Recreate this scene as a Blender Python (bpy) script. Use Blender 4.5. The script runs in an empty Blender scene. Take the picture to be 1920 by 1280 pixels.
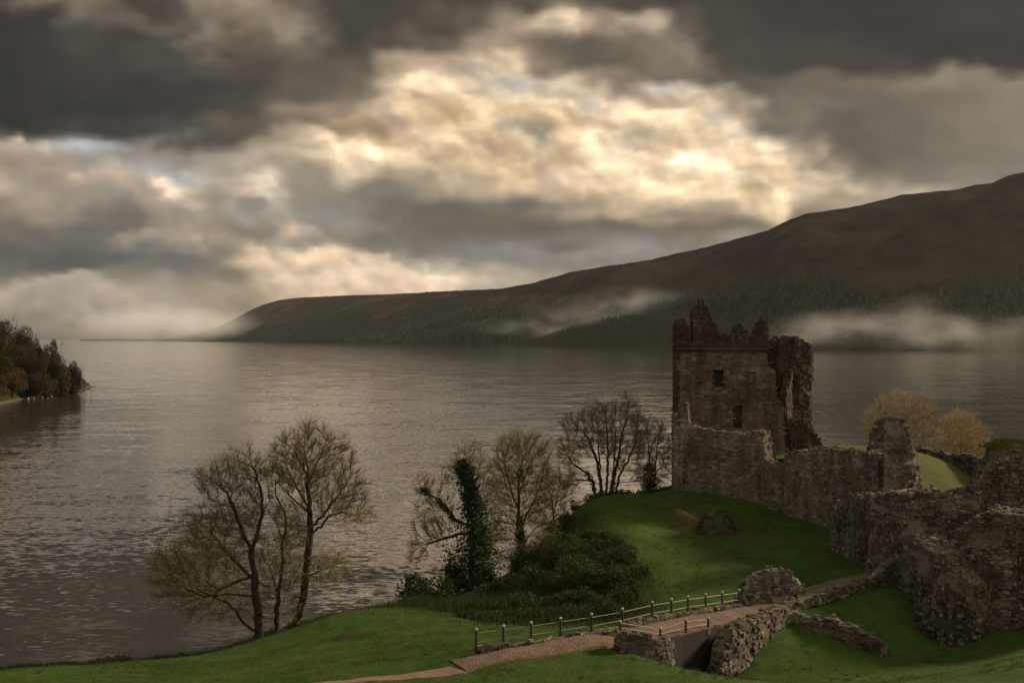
import bpy, bmesh, math, random
import numpy as np
from mathutils import Vector, kdtree

scene = bpy.context.scene
COL = scene.collection
R = math.radians

# ------------------------------------------------------------------ camera
F = 1707.0            # focal length in photo pixels (photo 1920 x 1280)
CAMZ = 25.0           # metres above the loch
HZ = 634.0            # photo row of the true horizon
cam = bpy.data.cameras.new("camera")
cam.lens = F / 1920 * 36.0
cam.sensor_width = 36.0
cam.clip_start = 0.5
cam.clip_end = 60000
cam.shift_y = -(640 - HZ) / 1920.0
camo = bpy.data.objects.new("camera", cam)
camo.location = (0, 0, CAMZ)
camo.rotation_euler = (R(90), 0, 0)
COL.objects.link(camo)
scene.camera = camo

# ------------------------------------------------------------------ exposure / render settings
scene.view_settings.view_transform = 'Standard'
scene.view_settings.look = 'None'
scene.view_settings.exposure = 0.55
scene.view_settings.gamma = 1.0
scene.cycles.use_denoising = True
scene.cycles.volume_bounces = 1
scene.cycles.max_bounces = 6
scene.cycles.diffuse_bounces = 3
scene.cycles.transparent_max_bounces = 12
scene.cycles.volume_max_steps = 256

# ------------------------------------------------------------------ sun
SUN_EL, SUN_AZ = 24.0, 62.0          # azimuth clockwise from the view direction (+Y)
sun = bpy.data.lights.new("sun", 'SUN')
sun.energy = 4.4
sun.angle = R(8)
sun.color = (1.0, 0.78, 0.52)
suno = bpy.data.objects.new("sun", sun)
sd = Vector((math.sin(R(SUN_AZ)) * math.cos(R(SUN_EL)), math.cos(R(SUN_AZ)) * math.cos(R(SUN_EL)), math.sin(R(SUN_EL))))
suno.rotation_euler = (-sd).to_track_quat('-Z', 'Y').to_euler()
COL.objects.link(suno)

# ------------------------------------------------------------------ node helper
class N:
    """Tiny wrapper to write node trees as expressions."""
    def __init__(s, tree): s.t = tree
    def new(s, typ, **kw):
        n = s.t.nodes.new(typ)
        for k, v in kw.items(): setattr(n, k, v)
        return n
    def put(s, sock, v):
        if isinstance(v, bpy.types.NodeSocket): s.t.links.new(v, sock)
        elif v is not None:
            if hasattr(sock.default_value, '__len__') and not hasattr(v, '__len__'): v = (v,) * len(sock.default_value)
            if hasattr(sock.default_value, '__len__') and len(sock.default_value) == 4 and len(v) == 3: v = (*v, 1)
            sock.default_value = v
    def math(s, op, a, b=None, c=None, clamp=False):
        n = s.new('ShaderNodeMath', operation=op, use_clamp=clamp)
        s.put(n.inputs[0], a); s.put(n.inputs[1], b)
        if c is not None: s.put(n.inputs[2], c)
        return n.outputs[0]
    def vmath(s, op, a, b=None):
        n = s.new('ShaderNodeVectorMath', operation=op)
        s.put(n.inputs[0], a)
        if op == 'SCALE': s.put(n.inputs[3], b)
        elif b is not None: s.put(n.inputs[1], b)
        return n.outputs[1] if op in ('LENGTH', 'DOT_PRODUCT') else n.outputs[0]
    def sep(s, v):
        n = s.new('ShaderNodeSeparateXYZ'); s.put(n.inputs[0], v); return n.outputs
    def comb(s, x, y, z):
        n = s.new('ShaderNodeCombineXYZ')
        for i, v in enumerate((x, y, z)): s.put(n.inputs[i], v)
        return n.outputs[0]
    def remap(s, v, a, b, c=0.0, d=1.0, smooth=False):
        n = s.new('ShaderNodeMapRange', interpolation_type='SMOOTHSTEP' if smooth else 'LINEAR', clamp=True)
        for i, x in enumerate((v, a, b, c, d)): s.put(n.inputs[i], x)
        return n.outputs[0]
    def noise(s, vec, scale, detail=4, rough=0.55, dim='3D', lac=2.0, dist=0.0, out=0):
        n = s.new('ShaderNodeTexNoise', noise_dimensions=dim)
        s.put(n.inputs['Vector'], vec)
        for k, v in (('Scale', scale), ('Detail', detail), ('Roughness', rough), ('Lacunarity', lac), ('Distortion', dist)): s.put(n.inputs[k], v)
        return n.outputs[out]
    def voronoi(s, vec, scale, feature='F1', rand=1.0, out='Distance'):
        n = s.new('ShaderNodeTexVoronoi', feature=feature)
        s.put(n.inputs['Vector'], vec); s.put(n.inputs['Scale'], scale); s.put(n.inputs['Randomness'], rand)
        return n.outputs[out]
    def mix(s, f, a, b, blend='MIX'):
        n = s.new('ShaderNodeMix', data_type='RGBA', blend_type=blend)
        s.put(n.inputs[0], f); s.put(n.inputs[6], a); s.put(n.inputs[7], b)
        return n.outputs[2]
    def ramp(s, f, stops, interp='LINEAR'):
        n = s.new('ShaderNodeValToRGB'); cr = n.color_ramp; cr.interpolation = interp
        while len(cr.elements) < len(stops): cr.elements.new(0.5)
        for e, (p, c) in zip(cr.elements, stops):
            e.position = p; e.color = (*c, 1) if len(c) == 3 else c
        s.put(n.inputs[0], f)
        return n.outputs[0]
    def bump(s, h, strength=0.5, dist=0.1, normal=None):
        n = s.new('ShaderNodeBump'); s.put(n.inputs['Height'], h)
        s.put(n.inputs['Strength'], strength); s.put(n.inputs['Distance'], dist)
        if normal is not None: s.put(n.inputs['Normal'], normal)
        return n.outputs[0]

def lin(c):                            # sRGB 0-255 -> linear
    return tuple(((x / 255 + 0.055) / 1.055) ** 2.4 if x > 10.3 else x / 255 / 12.92 for x in c)

# ------------------------------------------------------------------ world: broken evening overcast
SKY_ROWS = [  # brightness of the cloud deck on a 25 x 17 lattice of directions
 [70,105,140,75,85,130,150,100,70,65,62,75,85,100,90,75,65,62,58,52,48,45,45,46,48],
 [55,60,112,92,95,115,135,138,65,66,75,95,140,190,140,170,98,62,60,52,44,42,46,46,44],
 [52,58,72,66,75,122,95,105,70,82,110,150,160,112,92,125,130,68,60,58,52,48,42,40,40],
 [48,55,60,62,70,80,75,92,95,150,180,192,192,130,100,105,128,72,66,62,62,64,52,46,45],
 [45,52,55,55,58,62,70,95,115,190,235,205,200,195,150,130,118,85,95,100,105,120,132,128,130],
 [44,45,48,52,55,60,72,128,138,190,215,232,222,236,205,232,212,190,105,110,100,105,115,120,130],
 [75,60,62,66,70,80,95,122,140,175,195,228,165,215,240,195,240,215,115,95,92,100,110,115,120],
 [150,178,150,140,130,150,165,190,238,205,208,220,195,200,238,190,250,238,215,110,92,98,105,110,115],
 [172,165,150,170,165,160,155,160,190,158,170,190,200,215,220,238,235,248,230,190,105,105,115,120,115],
 [165,150,120,125,200,168,205,140,140,130,150,160,180,200,215,222,225,228,222,195,165,165,140,130,120],
 [130,145,110,105,140,150,168,150,135,110,105,105,112,150,180,200,165,160,192,130,150,150,150,140,130],
 [105,95,100,105,155,140,130,190,150,112,102,98,92,84,95,110,115,120,130,130,140,140,140,140,130],
 [85,75,80,90,105,120,180,200,215,170,155,128,120,130,135,140,140,140,140,140,140,140,140,140,130],
 [120,130,150,118,110,125,150,180,225,238,215,180,160,150,150,150,150,150,150,150,150,150,150,140,130],
 [150,135,158,150,150,150,160,190,215,205,190,170,160,150,150,150,150,150,150,150,150,150,150,140,130],
 [122,125,130,135,140,138,135,150,160,160,150,150,150,150,150,150,150,150,150,150,150,150,150,140,130],
 [108,108,108,110,112,112,115,120,130,130,130,130,130,130,130,130,130,130,130,130,130,130,130,130,130]]
SKY_WARM = [  # warmth 0 (blue grey) .. 10 (gold), 13 x 9 lattice
 [4,7,4,7,4,4,5,6,4,3,1,1,1],
 [3,3,3,6,4,6,7,5,5,3,3,2,2],
 [3,2,2,3,6,9,4,6,5,4,5,5,5],
 [3,2,2,5,8,9,7,9,8,4,4,4,4],
 [6,2,2,4,5,6,8,9,9,8,4,3,3],
 [5,3,4,2,2,4,5,7,8,6,6,4,4],
 [1,0,2,5,6,3,2,3,3,3,3,3,3],
 [4,4,3,6,8,6,4,3,3,3,3,3,3],
 [3,3,3,3,4,4,4,4,4,4,4,4,4]]
def _bilv(tab, u, v):
    a = np.array(tab, float); h, w = a.shape
    u = np.clip(u, 0, 1) * (w - 1); v = np.clip(v, 0, 1) * (h - 1)
    i = np.minimum(u.astype(int), w - 2); j = np.minimum(v.astype(int), h - 2); fu, fv = u - i, v - j
    fu = fu * fu * (3 - 2 * fu); fv = fv * fv * (3 - 2 * fv)
    return (a[j, i] * (1 - fu) + a[j, i + 1] * fu) * (1 - fv) + (a[j + 1, i] * (1 - fu) + a[j + 1, i + 1] * fu) * fv

def vnoise(x, y, z, seed=0):           # numpy gradient noise, about -1..1, on a turned lattice
    x, y, z = 0.79 * x - 0.61 * y + 0.05 * z, 0.61 * x + 0.79 * y + 0.11 * z, z + 0.07 * x
    xi, yi, zi = np.floor(x).astype(np.int64), np.floor(y).astype(np.int64), np.floor(z).astype(np.int64)
    fx, fy, fz = x - xi, y - yi, z - zi
    sx, sy, sz = (f * f * f * (f * (f * 6 - 15) + 10) for f in (fx, fy, fz))
    c = 0
    for a in (0, 1):
        for b in (0, 1):
            for d in (0, 1):
                n = ((xi + a) * 374761393 + (yi + b) * 668265263 + (zi + d) * 2147483647 + seed * 974711) & 0xffffffff
                n = ((n ^ (n >> 13)) * 1274126177) & 0xffffffff
                n = ((n ^ (n >> 16)) * 2246822519) & 0xffffffff
                n = n ^ (n >> 15)
                g = ((n & 255) / 127.5 - 1) * (fx - a) + ((n >> 8 & 255) / 127.5 - 1) * (fy - b) + ((n >> 16 & 255) / 127.5 - 1) * (fz - d)
                c = c + g * (sx if a else 1 - sx) * (sy if b else 1 - sy) * (sz if d else 1 - sz)
    return c * 1.7

def fbm(x, y, z=0.0, oct=4, seed=0, gain=0.5):
    x = np.asarray(x, float); y = np.asarray(y, float) + 0 * x; z = np.asarray(z, float) + 0 * x; x = x + 0 * y
    s, a, t = 0, 1.0, 0
    for o in range(oct):
        s = s + a * vnoise(x * 2 ** o + 17.3 * o, y * 2 ** o + 9.1 * o, z * 2 ** o + 3.7 * o, seed + o); t += a; a *= gain
    return s / t

# cloud banks: crest line of each bank, colour of its lit crest and of its body, softness, depth of the lit crest, height of the bank
SKY_BANKS = [
 ([(-40,296),(20,264),(70,258),(110,284),(140,330),(170,315),(215,303),(255,316),(280,338),(320,355),(350,378),(385,395),(410,425)], (204,176,152), (136,127,116), 8, 26, 120),
 ([(370,385),(410,368),(450,350),(490,362),(520,385),(560,402),(590,420),(620,450),(645,480)], (204,184,164), (134,127,117), 8, 22, 90),
 ([(150,470),(210,430),(270,415),(330,420),(390,440),(440,445),(500,470)], (170,150,128), (128,120,108), 12, 26, 50),
 ([(405,500),(440,478),(480,468),(520,478),(560,472),(600,458),(640,478),(700,482),(760,490),(810,505),(860,520),(905,545)], (232,206,176), (190,168,144), 10, 30, 90),
 ([(640,540),(690,512),(740,505),(790,520),(840,535),(890,552)], (234,208,176), (194,170,144), 10, 20, 50),
 ([(-40,525),(40,515),(100,512),(150,510),(190,528),(230,552),(270,575),(330,585)], (180,160,146), (142,136,127), 8, 20, 70),
 ([(60,560),(120,552),(180,562),(240,585),(300,600)], (168,154,142), (140,134,126), 10, 14, 40),
 ([(560,250),(610,225),(660,215),(700,235),(740,250),(790,262)], (196,166,126), (150,128,98), 16, 30, 60),
 ([(690,215),(725,160),(760,138),(800,140),(850,158),(885,166),(915,180),(960,180),(1000,172),(1045,172),(1075,190),(1100,218),(1135,240)], (254,234,204), (198,168,130), 6, 30, 130),
 ([(860,280),(890,225),(920,205),(955,214),(985,240),(1020,262),(1060,270),(1095,292)], (250,228,194), (190,162,126), 7, 24, 80),
 ([(760,300),(800,262),(850,250),(900,268),(950,296),(1000,300),(1050,318)], (240,212,172), (196,168,130), 9, 26, 70),
 ([(1110,240),(1140,205),(1175,193),(1215,196),(1245,192),(1290,200),(1330,222),(1370,250),(1410,268),(1450,285),(1490,310),(1520,345)], (254,234,204), (204,176,138), 6, 34, 140),
 ([(1030,300),(1080,262),(1130,245),(1175,262),(1210,285),(1260,296)], (254,236,206), (216,188,150), 7, 36, 90),
 ([(1180,330),(1230,290),(1290,272),(1350,290),(1410,318),(1450,340),(1490,370),(1510,395)], (255,240,212), (218,190,150), 7, 36, 90),
 ([(1330,370),(1370,340),(1410,330),(1450,348),(1480,366),(1505,390)], (250,226,190), (196,170,132), 7, 22, 50),
 ([(1000,372),(1050,352),(1110,356),(1160,372),(1210,378),(1270,392)], (226,196,156), (178,154,122), 9, 24, 50),
 ([(780,470),(850,450),(930,448),(1000,456),(1080,462),(1150,455),(1230,462),(1320,445)], (146,140,136), (112,109,104), 12, 22, 60)]
SKY_PUFFS = [ # x, y, half width, half height, colour, opacity
 (962,232,34,17,(160,148,126),.8),(1012,252,26,18,(140,132,114),.8),(1205,250,34,18,(152,142,122),.75),(850,214,46,20,(182,156,116),.6),
 (905,215,22,30,(236,208,168),.6),(1060,205,30,20,(226,200,162),.5),(1160,292,48,32,(248,228,196),.5),(1330,300,56,36,(248,230,200),.45),
 (795,158,36,18,(244,220,184),.8),(700,286,60,16,(238,208,168),.8),(620,300,60,9,(200,172,138),.5),(905,296,60,12,(205,178,140),.5),
 (870,132,40,12,(184,174,164),.4),(965,160,58,12,(190,182,176),.5),(1110,196,24,13,(186,178,172),.5),(1345,222,24,10,(186,178,172),.5),(1250,168,50,12,(178,172,170),.6),
 (160,276,70,12,(164,168,176),.7),(300,312,44,12,(164,166,170),.5),(345,338,34,14,(166,168,172),.6),
 (1090,92,56,18,(104,95,80),.7),(1185,140,80,18,(122,110,94),.6),(1075,36,30,22,(214,186,158),.7),(1225,36,26,18,(176,156,134),.6),
 (300,342,16,9,(236,208,180),.9),(328,362,24,12,(246,220,190),.9),(365,383,20,8,(220,196,170),.7),(456,357,22,8,(226,198,170),.8),(545,436,22,14,(205,178,150),.7),
 (455,492,40,10,(218,186,150),.7),(600,482,44,12,(232,200,160),.7),(360,436,60,14,(158,142,120),.6),(70,310,60,24,(178,154,134),.6),(90,390,40,26,(150,132,116),.5),
 (170,488,170,10,(84,88,90),.7),(330,502,60,7,(98,100,100),.5),(250,528,40,8,(112,112,110),.5),(120,440,110,10,(98,98,96),.5),(290,466,100,8,(122,120,118),.5),
 (190,540,50,16,(176,156,140),.6),(230,560,30,10,(170,150,134),.6),(15,550,14,12,(168,146,130),.6),
 (1500,285,24,26,(150,132,110),.5),(1540,285,14,20,(200,176,148),.5),(1480,210,30,26,(112,104,90),.7),(1425,195,9,10,(190,170,146),.6),(1405,205,40,16,(120,108,92),.5),
 (1560,375,60,14,(172,152,126),.6),(1650,338,60,12,(150,134,112),.5),(960,388,200,16,(96,94,84),.6),(1120,424,120,13,(88,84,72),.7),(1250,405,60,12,(120,110,92),.5),
 (740,360,60,16,(120,114,104),.5),(820,460,120,18,(104,101,94),.6),(1000,460,110,20,(126,122,120),.5),(1180,450,120,18,(136,132,132),.5),(620,400,40,18,(136,134,130),.5),
 (700,430,50,14,(132,130,126),.4),(1420,360,40,22,(190,166,126),.5),(1465,365,20,16,(240,214,176),.7),(1300,360,30,18,(200,174,136),.5),(1225,365,40,22,(228,200,160),.6)]
def billow(x, y, z, oct=4, seed=0, gain=0.5):
    s, a, t = 0, 1.0, 0
    for o in range(oct):
        s = s + a * np.abs(vnoise(x * 2.1 ** o + 5.3 * o, y * 2.1 ** o + 8.1 * o, z + 0 * x + 2.7 * o, seed + o)); t += a; a *= gain
    return s / t                        # 0 at the creases between puffs, 1 on top of them
def paint_deck():
    gx, gy = np.meshgrid(np.arange(0, 1921, 4.0), np.arange(-120, 653, 4.0))
    sm = lambda t: np.clip(t, 0, 1) ** 2 * (3 - 2 * np.clip(t, 0, 1))
    wx = gx + 95 * fbm(gx / 170, gy / 100, 0.5, 5, 3); wy = gy + 52 * fbm(gx / 150, gy / 85, 4.5, 5, 8)
    L = _bilv(SKY_ROWS, wx / 1920, wy / 640); w = np.minimum(_bilv(SKY_WARM, wx / 1920, wy / 640) / 10 * 1.12 + 0.05, 1)
    C = np.stack([L, L * (1 - 0.20 * w + 0.07 * w * w), L * (1 - 0.56 * w + 0.29 * w * w)], -1)
    # wx, wy again, gentler, for the shapes that are drawn
    wx = gx + 46 * fbm(gx / 130, gy / 100, 9.5, 4, 13, 0.5); wy = gy + 34 * fbm(gx / 120, gy / 90, 14.5, 4, 18, 0.5)
    for k, (pts, rim, body, soft, deep, tall) in enumerate(SKY_BANKS):
        xs = [p[0] for p in pts]; ys = [p[1] for p in pts]
        bl = billow(wx / 84, wy / 64, 3.3 * k, 3, 40 + k, 0.5)
        dy = gy + 0.3 * (wy - gy) - np.interp(gx + 0.6 * (wx - gx), xs, ys) - 6 + 58 * (bl - 0.22)
        ends = sm((gx - xs[0]) / 110) * sm((xs[-1] - gx) / 70)
        ends = sm(ends * 1.6 - 0.6 * (1 - bl))
        a = sm(dy / soft) * (1 - sm((dy - tall * 0.3) / (tall * 0.8))) * ends
        r = np.exp(-np.maximum(dy, 0) / deep) * np.clip(0.7 + 0.9 * fbm(gx / 80, gy / 80, 21 + k, 3, 2), 0, 1.1)
        c = np.array(body) + (np.array(rim) - np.array(body)) * r[..., None]
        C = C + (c - C) * (a * 0.9)[..., None]
    for k, (x, y, sx, sy, c, o) in enumerate(SKY_PUFFS):
        px = gx + 0.9 * sx * fbm(gx / (sx * 1.1), gy / (sx * 0.9), k * 1.7, 4, 31, 0.6); py = gy + 0.9 * sy * fbm(gx / (sx * 1.1), gy / (sx * 0.9), 5 + k * 1.7, 4, 37, 0.6)
        a = o * np.exp(-(((px - x) / sx) ** 2 + ((py - y) / sy) ** 2) * 0.8)
        C = C + (np.array(c, float) - C) * a[..., None]
    # puffs turned to the light: brighter on their upper right, duller below; strong in the bright banks, faint in the slabs
    lum = C[..., 0] / 255
    hh = lambda x, y: billow(x / 190, y / 125, 1.5, 2, 61, 0.45) + 0.35 * fbm(x / 60, y / 45, 2.0, 3, 71)
    d = hh(gx + 0.5 * (wx - gx), gy + 0.5 * (wy - gy)) - hh(gx + 10 + 0.5 * (wx - gx), gy - 14 + 0.5 * (wy - gy))
    amp = 0.08 + 0.36 * sm((lum - 0.45) / 0.45)
    C = C * (1 + np.clip(d * amp, -0.28, 0.16))[..., None]
    C = C * 1.02 * np.clip(C.mean(-1) / 255, 0.02, 1.2)[..., None] ** 0.15
    def box(a, r):
        for ax in (0, 1):
            p = np.cumsum(np.pad(a, [(r + 1, r) if i == ax else (0, 0) for i in range(3)], 'edge'), ax); a = (np.take(p, range(2 * r + 1, p.shape[ax]), ax) - np.take(p, range(0, p.shape[ax] - 2 * r - 1), ax)) / (2 * r + 1)
        return a
    C = C + 0.55 * (C - box(box(C, 5), 5))
    C = C * (1 + (0.10 * fbm(wx / 210, wy / 90, 8.8, 4, 91)))[..., None]
    return C
DECK = paint_deck()
def cloud_tone(px, py):
    u = min(max(px / 4, 0), 479.99); v = min(max((py + 120) / 4, 0), 191.99)
    i, j = int(u), int(v); fu, fv = u - i, v - j
    c = (DECK[j, i] * (1 - fu) + DECK[j, i + 1] * fu) * (1 - fv) + (DECK[j + 1, i] * (1 - fu) + DECK[j + 1, i + 1] * fu) * fv
    return lin(np.clip(c, 20, 255))

def build_world():
    w = bpy.data.worlds.new("World"); w.use_nodes = True
    t = bpy.data.node_groups.new("cloud_deck", 'ShaderNodeTree'); n = N(t)
    t.interface.new_socket(name="Color", in_out='OUTPUT', socket_type='NodeSocketColor')
    d = n.new('ShaderNodeTexCoord').outputs['Generated']
    x, y, z = n.sep(n.vmath('NORMALIZE', d))
    az = n.math('ARCTAN2', x, y); el = n.math('ARCSINE', z)
    q = n.comb(az, n.math('MULTIPLY', el, 1.5), 0.37)
    # ragged cloud edges: the lattice of cloud tones is looked up through turbulence
    w2 = n.noise(q, 42.0, 6, 0.58, out=1)
    a2 = n.sep(n.vmath('SUBTRACT', w2, (0.5, 0.5, 0.5)))
    azw = n.math('ADD', az, n.math('MULTIPLY', a2[0], 0.009))
    elw = n.math('ADD', el, n.math('MULTIPLY', a2[1], 0.006))
    K = 6; A0, A1 = R(-31.5), R(31.5); NR = 78
    us = [n.remap(azw, A0 + (A1 - A0) * k / K, A0 + (A1 - A0) * (k + 1) / K) for k in range(K)]
    rows = [R(20.8) * (j / (NR - 1)) for j in range(NR)]
    sel = [n.math('GREATER_THAN', azw, A0 + (A1 - A0) * k / K) for k in range(1, K)]
    col = None
    for j, e in enumerate(rows):       # one small group per elevation (quick to build), blended upwards
        g = bpy.data.node_groups.new("cloud_row", 'ShaderNodeTree'); gn = N(g)
        for k in range(K): g.interface.new_socket(name="u", in_out='INPUT', socket_type='NodeSocketFloat')
        for k in range(1, K): g.interface.new_socket(name="s", in_out='INPUT', socket_type='NodeSocketFloat')
        g.interface.new_socket(name="Color", in_out='OUTPUT', socket_type='NodeSocketColor')
        gi = gn.new('NodeGroupInput'); c = None
        for k in range(K):
            stops = []
            for i in range(32):
                a = A0 + (A1 - A0) * (k + i / 31) / K
                stops.append((i / 31, cloud_tone(960 + F * math.tan(a), HZ - F * math.tan(e) / math.cos(a))))
            r = gn.ramp(gi.outputs[k], stops)
            c = r if c is None else gn.mix(gi.outputs[K + k - 1], c, r)
        g.links.new(c, gn.new('NodeGroupOutput').inputs[0])
        gg = n.new('ShaderNodeGroup'); gg.node_tree = g
        for k, v in enumerate(us + sel): n.put(gg.inputs[k], v)
        col = gg.outputs[0] if col is None else n.mix(n.remap(elw, rows[j - 1], e), col, gg.outputs[0])
    # above and beside the part of the sky ahead: an even grey brown deck
    deck = n.ramp(n.noise(q, 5.0, 6, 0.6), [(0.36, lin((62, 62, 62))), (0.62, lin((190, 182, 170)))])
    col = n.mix(n.remap(elw, R(20.6), R(26), smooth=True), col, deck)
    col = n.mix(n.remap(n.math('ABSOLUTE', azw), R(31), R(48), smooth=True), col, deck)
    # unseen sky behind the camera, added brighter and warmer to fill what faces it
    back = n.math('MULTIPLY', n.remap(n.math('MULTIPLY', y, -1.0), 0.15, 0.8, smooth=True), n.remap(el, R(-5), R(10)))
    col = n.mix(back, col, n.vmath('MULTIPLY', n.vmath('SCALE', deck, 2.6), (1.0, 0.9, 0.78)))
    # fine billow relief: tops of the puffs catch the light, undersides stay dull
    h0 = n.noise(q, 30.0, 6, 0.55); h1 = n.noise(n.vmath('ADD', q, (0.004, 0.008, 0)), 30.0, 6, 0.55)
    br = n.remap(n.sep(col)[0], 0.10, 0.6, 0.12, 0.7)
    f = n.math('ADD', 1.0, n.math('MULTIPLY', n.math('SUBTRACT', h0, h1), br))
    col = n.vmath('SCALE', col, n.math('MAXIMUM', f, 0.2))
    go = n.new('NodeGroupOutput'); t.links.new(col, go.inputs[0])
    wt = w.node_tree; wt.nodes.clear(); m = N(wt)
    g = m.new('ShaderNodeGroup'); g.node_tree = t
    bg = m.new('ShaderNodeBackground'); m.put(bg.inputs[0], g.outputs[0]); bg.inputs[1].default_value = 0.88
    # clear evening air showing faintly through the thin parts of the deck
    sk = m.new('ShaderNodeTexSky', sky_type='NISHITA', sun_disc=False)
    sk.sun_elevation = R(SUN_EL); sk.sun_rotation = R(SUN_AZ); sk.altitude = 50; sk.dust_density = 2.0
    bs = m.new('ShaderNodeBackground'); m.put(bs.inputs[0], sk.outputs[0]); bs.inputs[1].default_value = 0.05
    mx = m.new('ShaderNodeMixShader'); mx.inputs[0].default_value = 0.03
    wt.links.new(bg.outputs[0], mx.inputs[1]); wt.links.new(bs.outputs[0], mx.inputs[2])
    out = m.new('ShaderNodeOutputWorld'); wt.links.new(mx.outputs[0], out.inputs[0])
    w.cycles.sampling_method = 'MANUAL'; w.cycles.sample_map_resolution = 512
    scene.world = w
build_world()

# ================================================================== helpers
rng = np.random.default_rng(7)
def W(px, py, d): return np.array([(px - 960) / F * d, d, CAMZ - (py - HZ) / F * d])   # photo pixel at a depth -> world
def Zof(py, d): return CAMZ - (py - HZ) / F * d
def Xof(px, d): return (px - 960) / F * d

class MB:
    """collects vertices and faces and links them as ONE mesh object"""
    def __init__(s): s.v = []; s.f = []; s.n = 0
    def add(s, v, f):
        v = np.asarray(v, float).reshape(-1, 3); f = np.asarray(f, np.int64)
        s.v.append(v); s.f.append((f + s.n)); s.n += len(v)
    def build(s, name, mat, parent=None, smooth=False, org=None):
        me = bpy.data.meshes.new(name)
        V = np.concatenate(s.v) if s.v else np.zeros((0, 3))
        if org is not None: V = V - np.asarray(org)
        me.vertices.add(len(V)); me.vertices.foreach_set('co', V.astype(np.float32).ravel())
        loops = np.concatenate([f.ravel() for f in s.f]); sizes = np.concatenate([np.full(len(f), f.shape[1]) for f in s.f])
        me.loops.add(len(loops)); me.loops.foreach_set('vertex_index', loops.astype(np.int32))
        me.polygons.add(len(sizes)); st = np.concatenate([[0], np.cumsum(sizes)[:-1]])
        me.polygons.foreach_set('loop_start', st.astype(np.int32)); me.polygons.foreach_set('loop_total', sizes.astype(np.int32))
        me.polygons.foreach_set('use_smooth', np.full(len(sizes), smooth))
        me.update(calc_edges=True); me.validate(clean_customdata=False)
        if mat: me.materials.append(mat)
        o = bpy.data.objects.new(name, me); COL.objects.link(o)
        if parent is not None: o.parent = parent
        elif org is not None: o.location = org
        return o
def tag(o, label=None, cat=None, group=None, kind=None):
    for k, v in (('label', label), ('category', cat), ('group', group), ('kind', kind)):
        if v: o[k] = v
    return o
def empty(name, loc):
    o = bpy.data.objects.new(name, None); o.location = loc; COL.objects.link(o); return o
def grid_faces(nr, nc, flip=False):
    i, j = np.meshgrid(np.arange(nr - 1), np.arange(nc - 1), indexing='ij')
    a = (i * nc + j).ravel(); f = np.stack([a, a + 1, a + nc + 1, a + nc], 1)
    return f[:, ::-1] if flip else f

def rbf(pts, xy, smooth=0.02):
    P = np.asarray(pts, float); n = len(P)
    def k(a, b):
        r2 = ((a[:, None, :] - b[None, :, :]) ** 2).sum(-1); return 0.5 * r2 * np.log(r2 + 1e-9)
    sc = 20.0; p = P[:, :2] / sc
    A = np.zeros((n + 3, n + 3)); A[:n, :n] = k(p, p) + smooth * np.eye(n); A[:n, n] = 1; A[:n, n + 1:] = p; A[n:, :n] = A[:n, n:].T
    c = np.linalg.solve(A, np.concatenate([P[:, 2], np.zeros(3)]))
    q = np.asarray(xy, float) / sc; out = np.empty(len(q))
    for s in range(0, len(q), 20000):
        m = q[s:s + 20000]; out[s:s + 20000] = k(m, p) @ c[:n] + c[n] + m @ c[n + 1:]
    return out

# ------------------------------------------------------------------ materials
def material(name):
    m = bpy.data.materials.new(name); m.use_nodes = True; m.node_tree.nodes.clear(); n = N(m.node_tree)
    out = n.new('ShaderNodeOutputMaterial'); return m, n, out
def finish(m, n, out, col, rough=0.9, normal=None, spec=0.3, trans=None):
    p = n.new('ShaderNodeBsdfPrincipled'); n.put(p.inputs['Base Color'], col); n.put(p.inputs['Roughness'], rough)
    n.put(p.inputs['Specular IOR Level'], spec)
    if normal is not None: n.put(p.inputs['Normal'], normal)
    sh = p.outputs[0]
    if trans is not None:
        tr = n.new('ShaderNodeBsdfTranslucent'); n.put(tr.inputs[0], col); mx = n.new('ShaderNodeMixShader'); mx.inputs[0].default_value = trans
        m.node_tree.links.new(sh, mx.inputs[1]); m.node_tree.links.new(tr.outputs[0], mx.inputs[2]); sh = mx.outputs[0]
    m.node_tree.links.new(sh, out.inputs[0]); return m
def pos(n): return n.new('ShaderNodeNewGeometry').outputs['Position']
def island(n): return n.new('ShaderNodeNewGeometry').outputs['Random Per Island']

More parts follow.
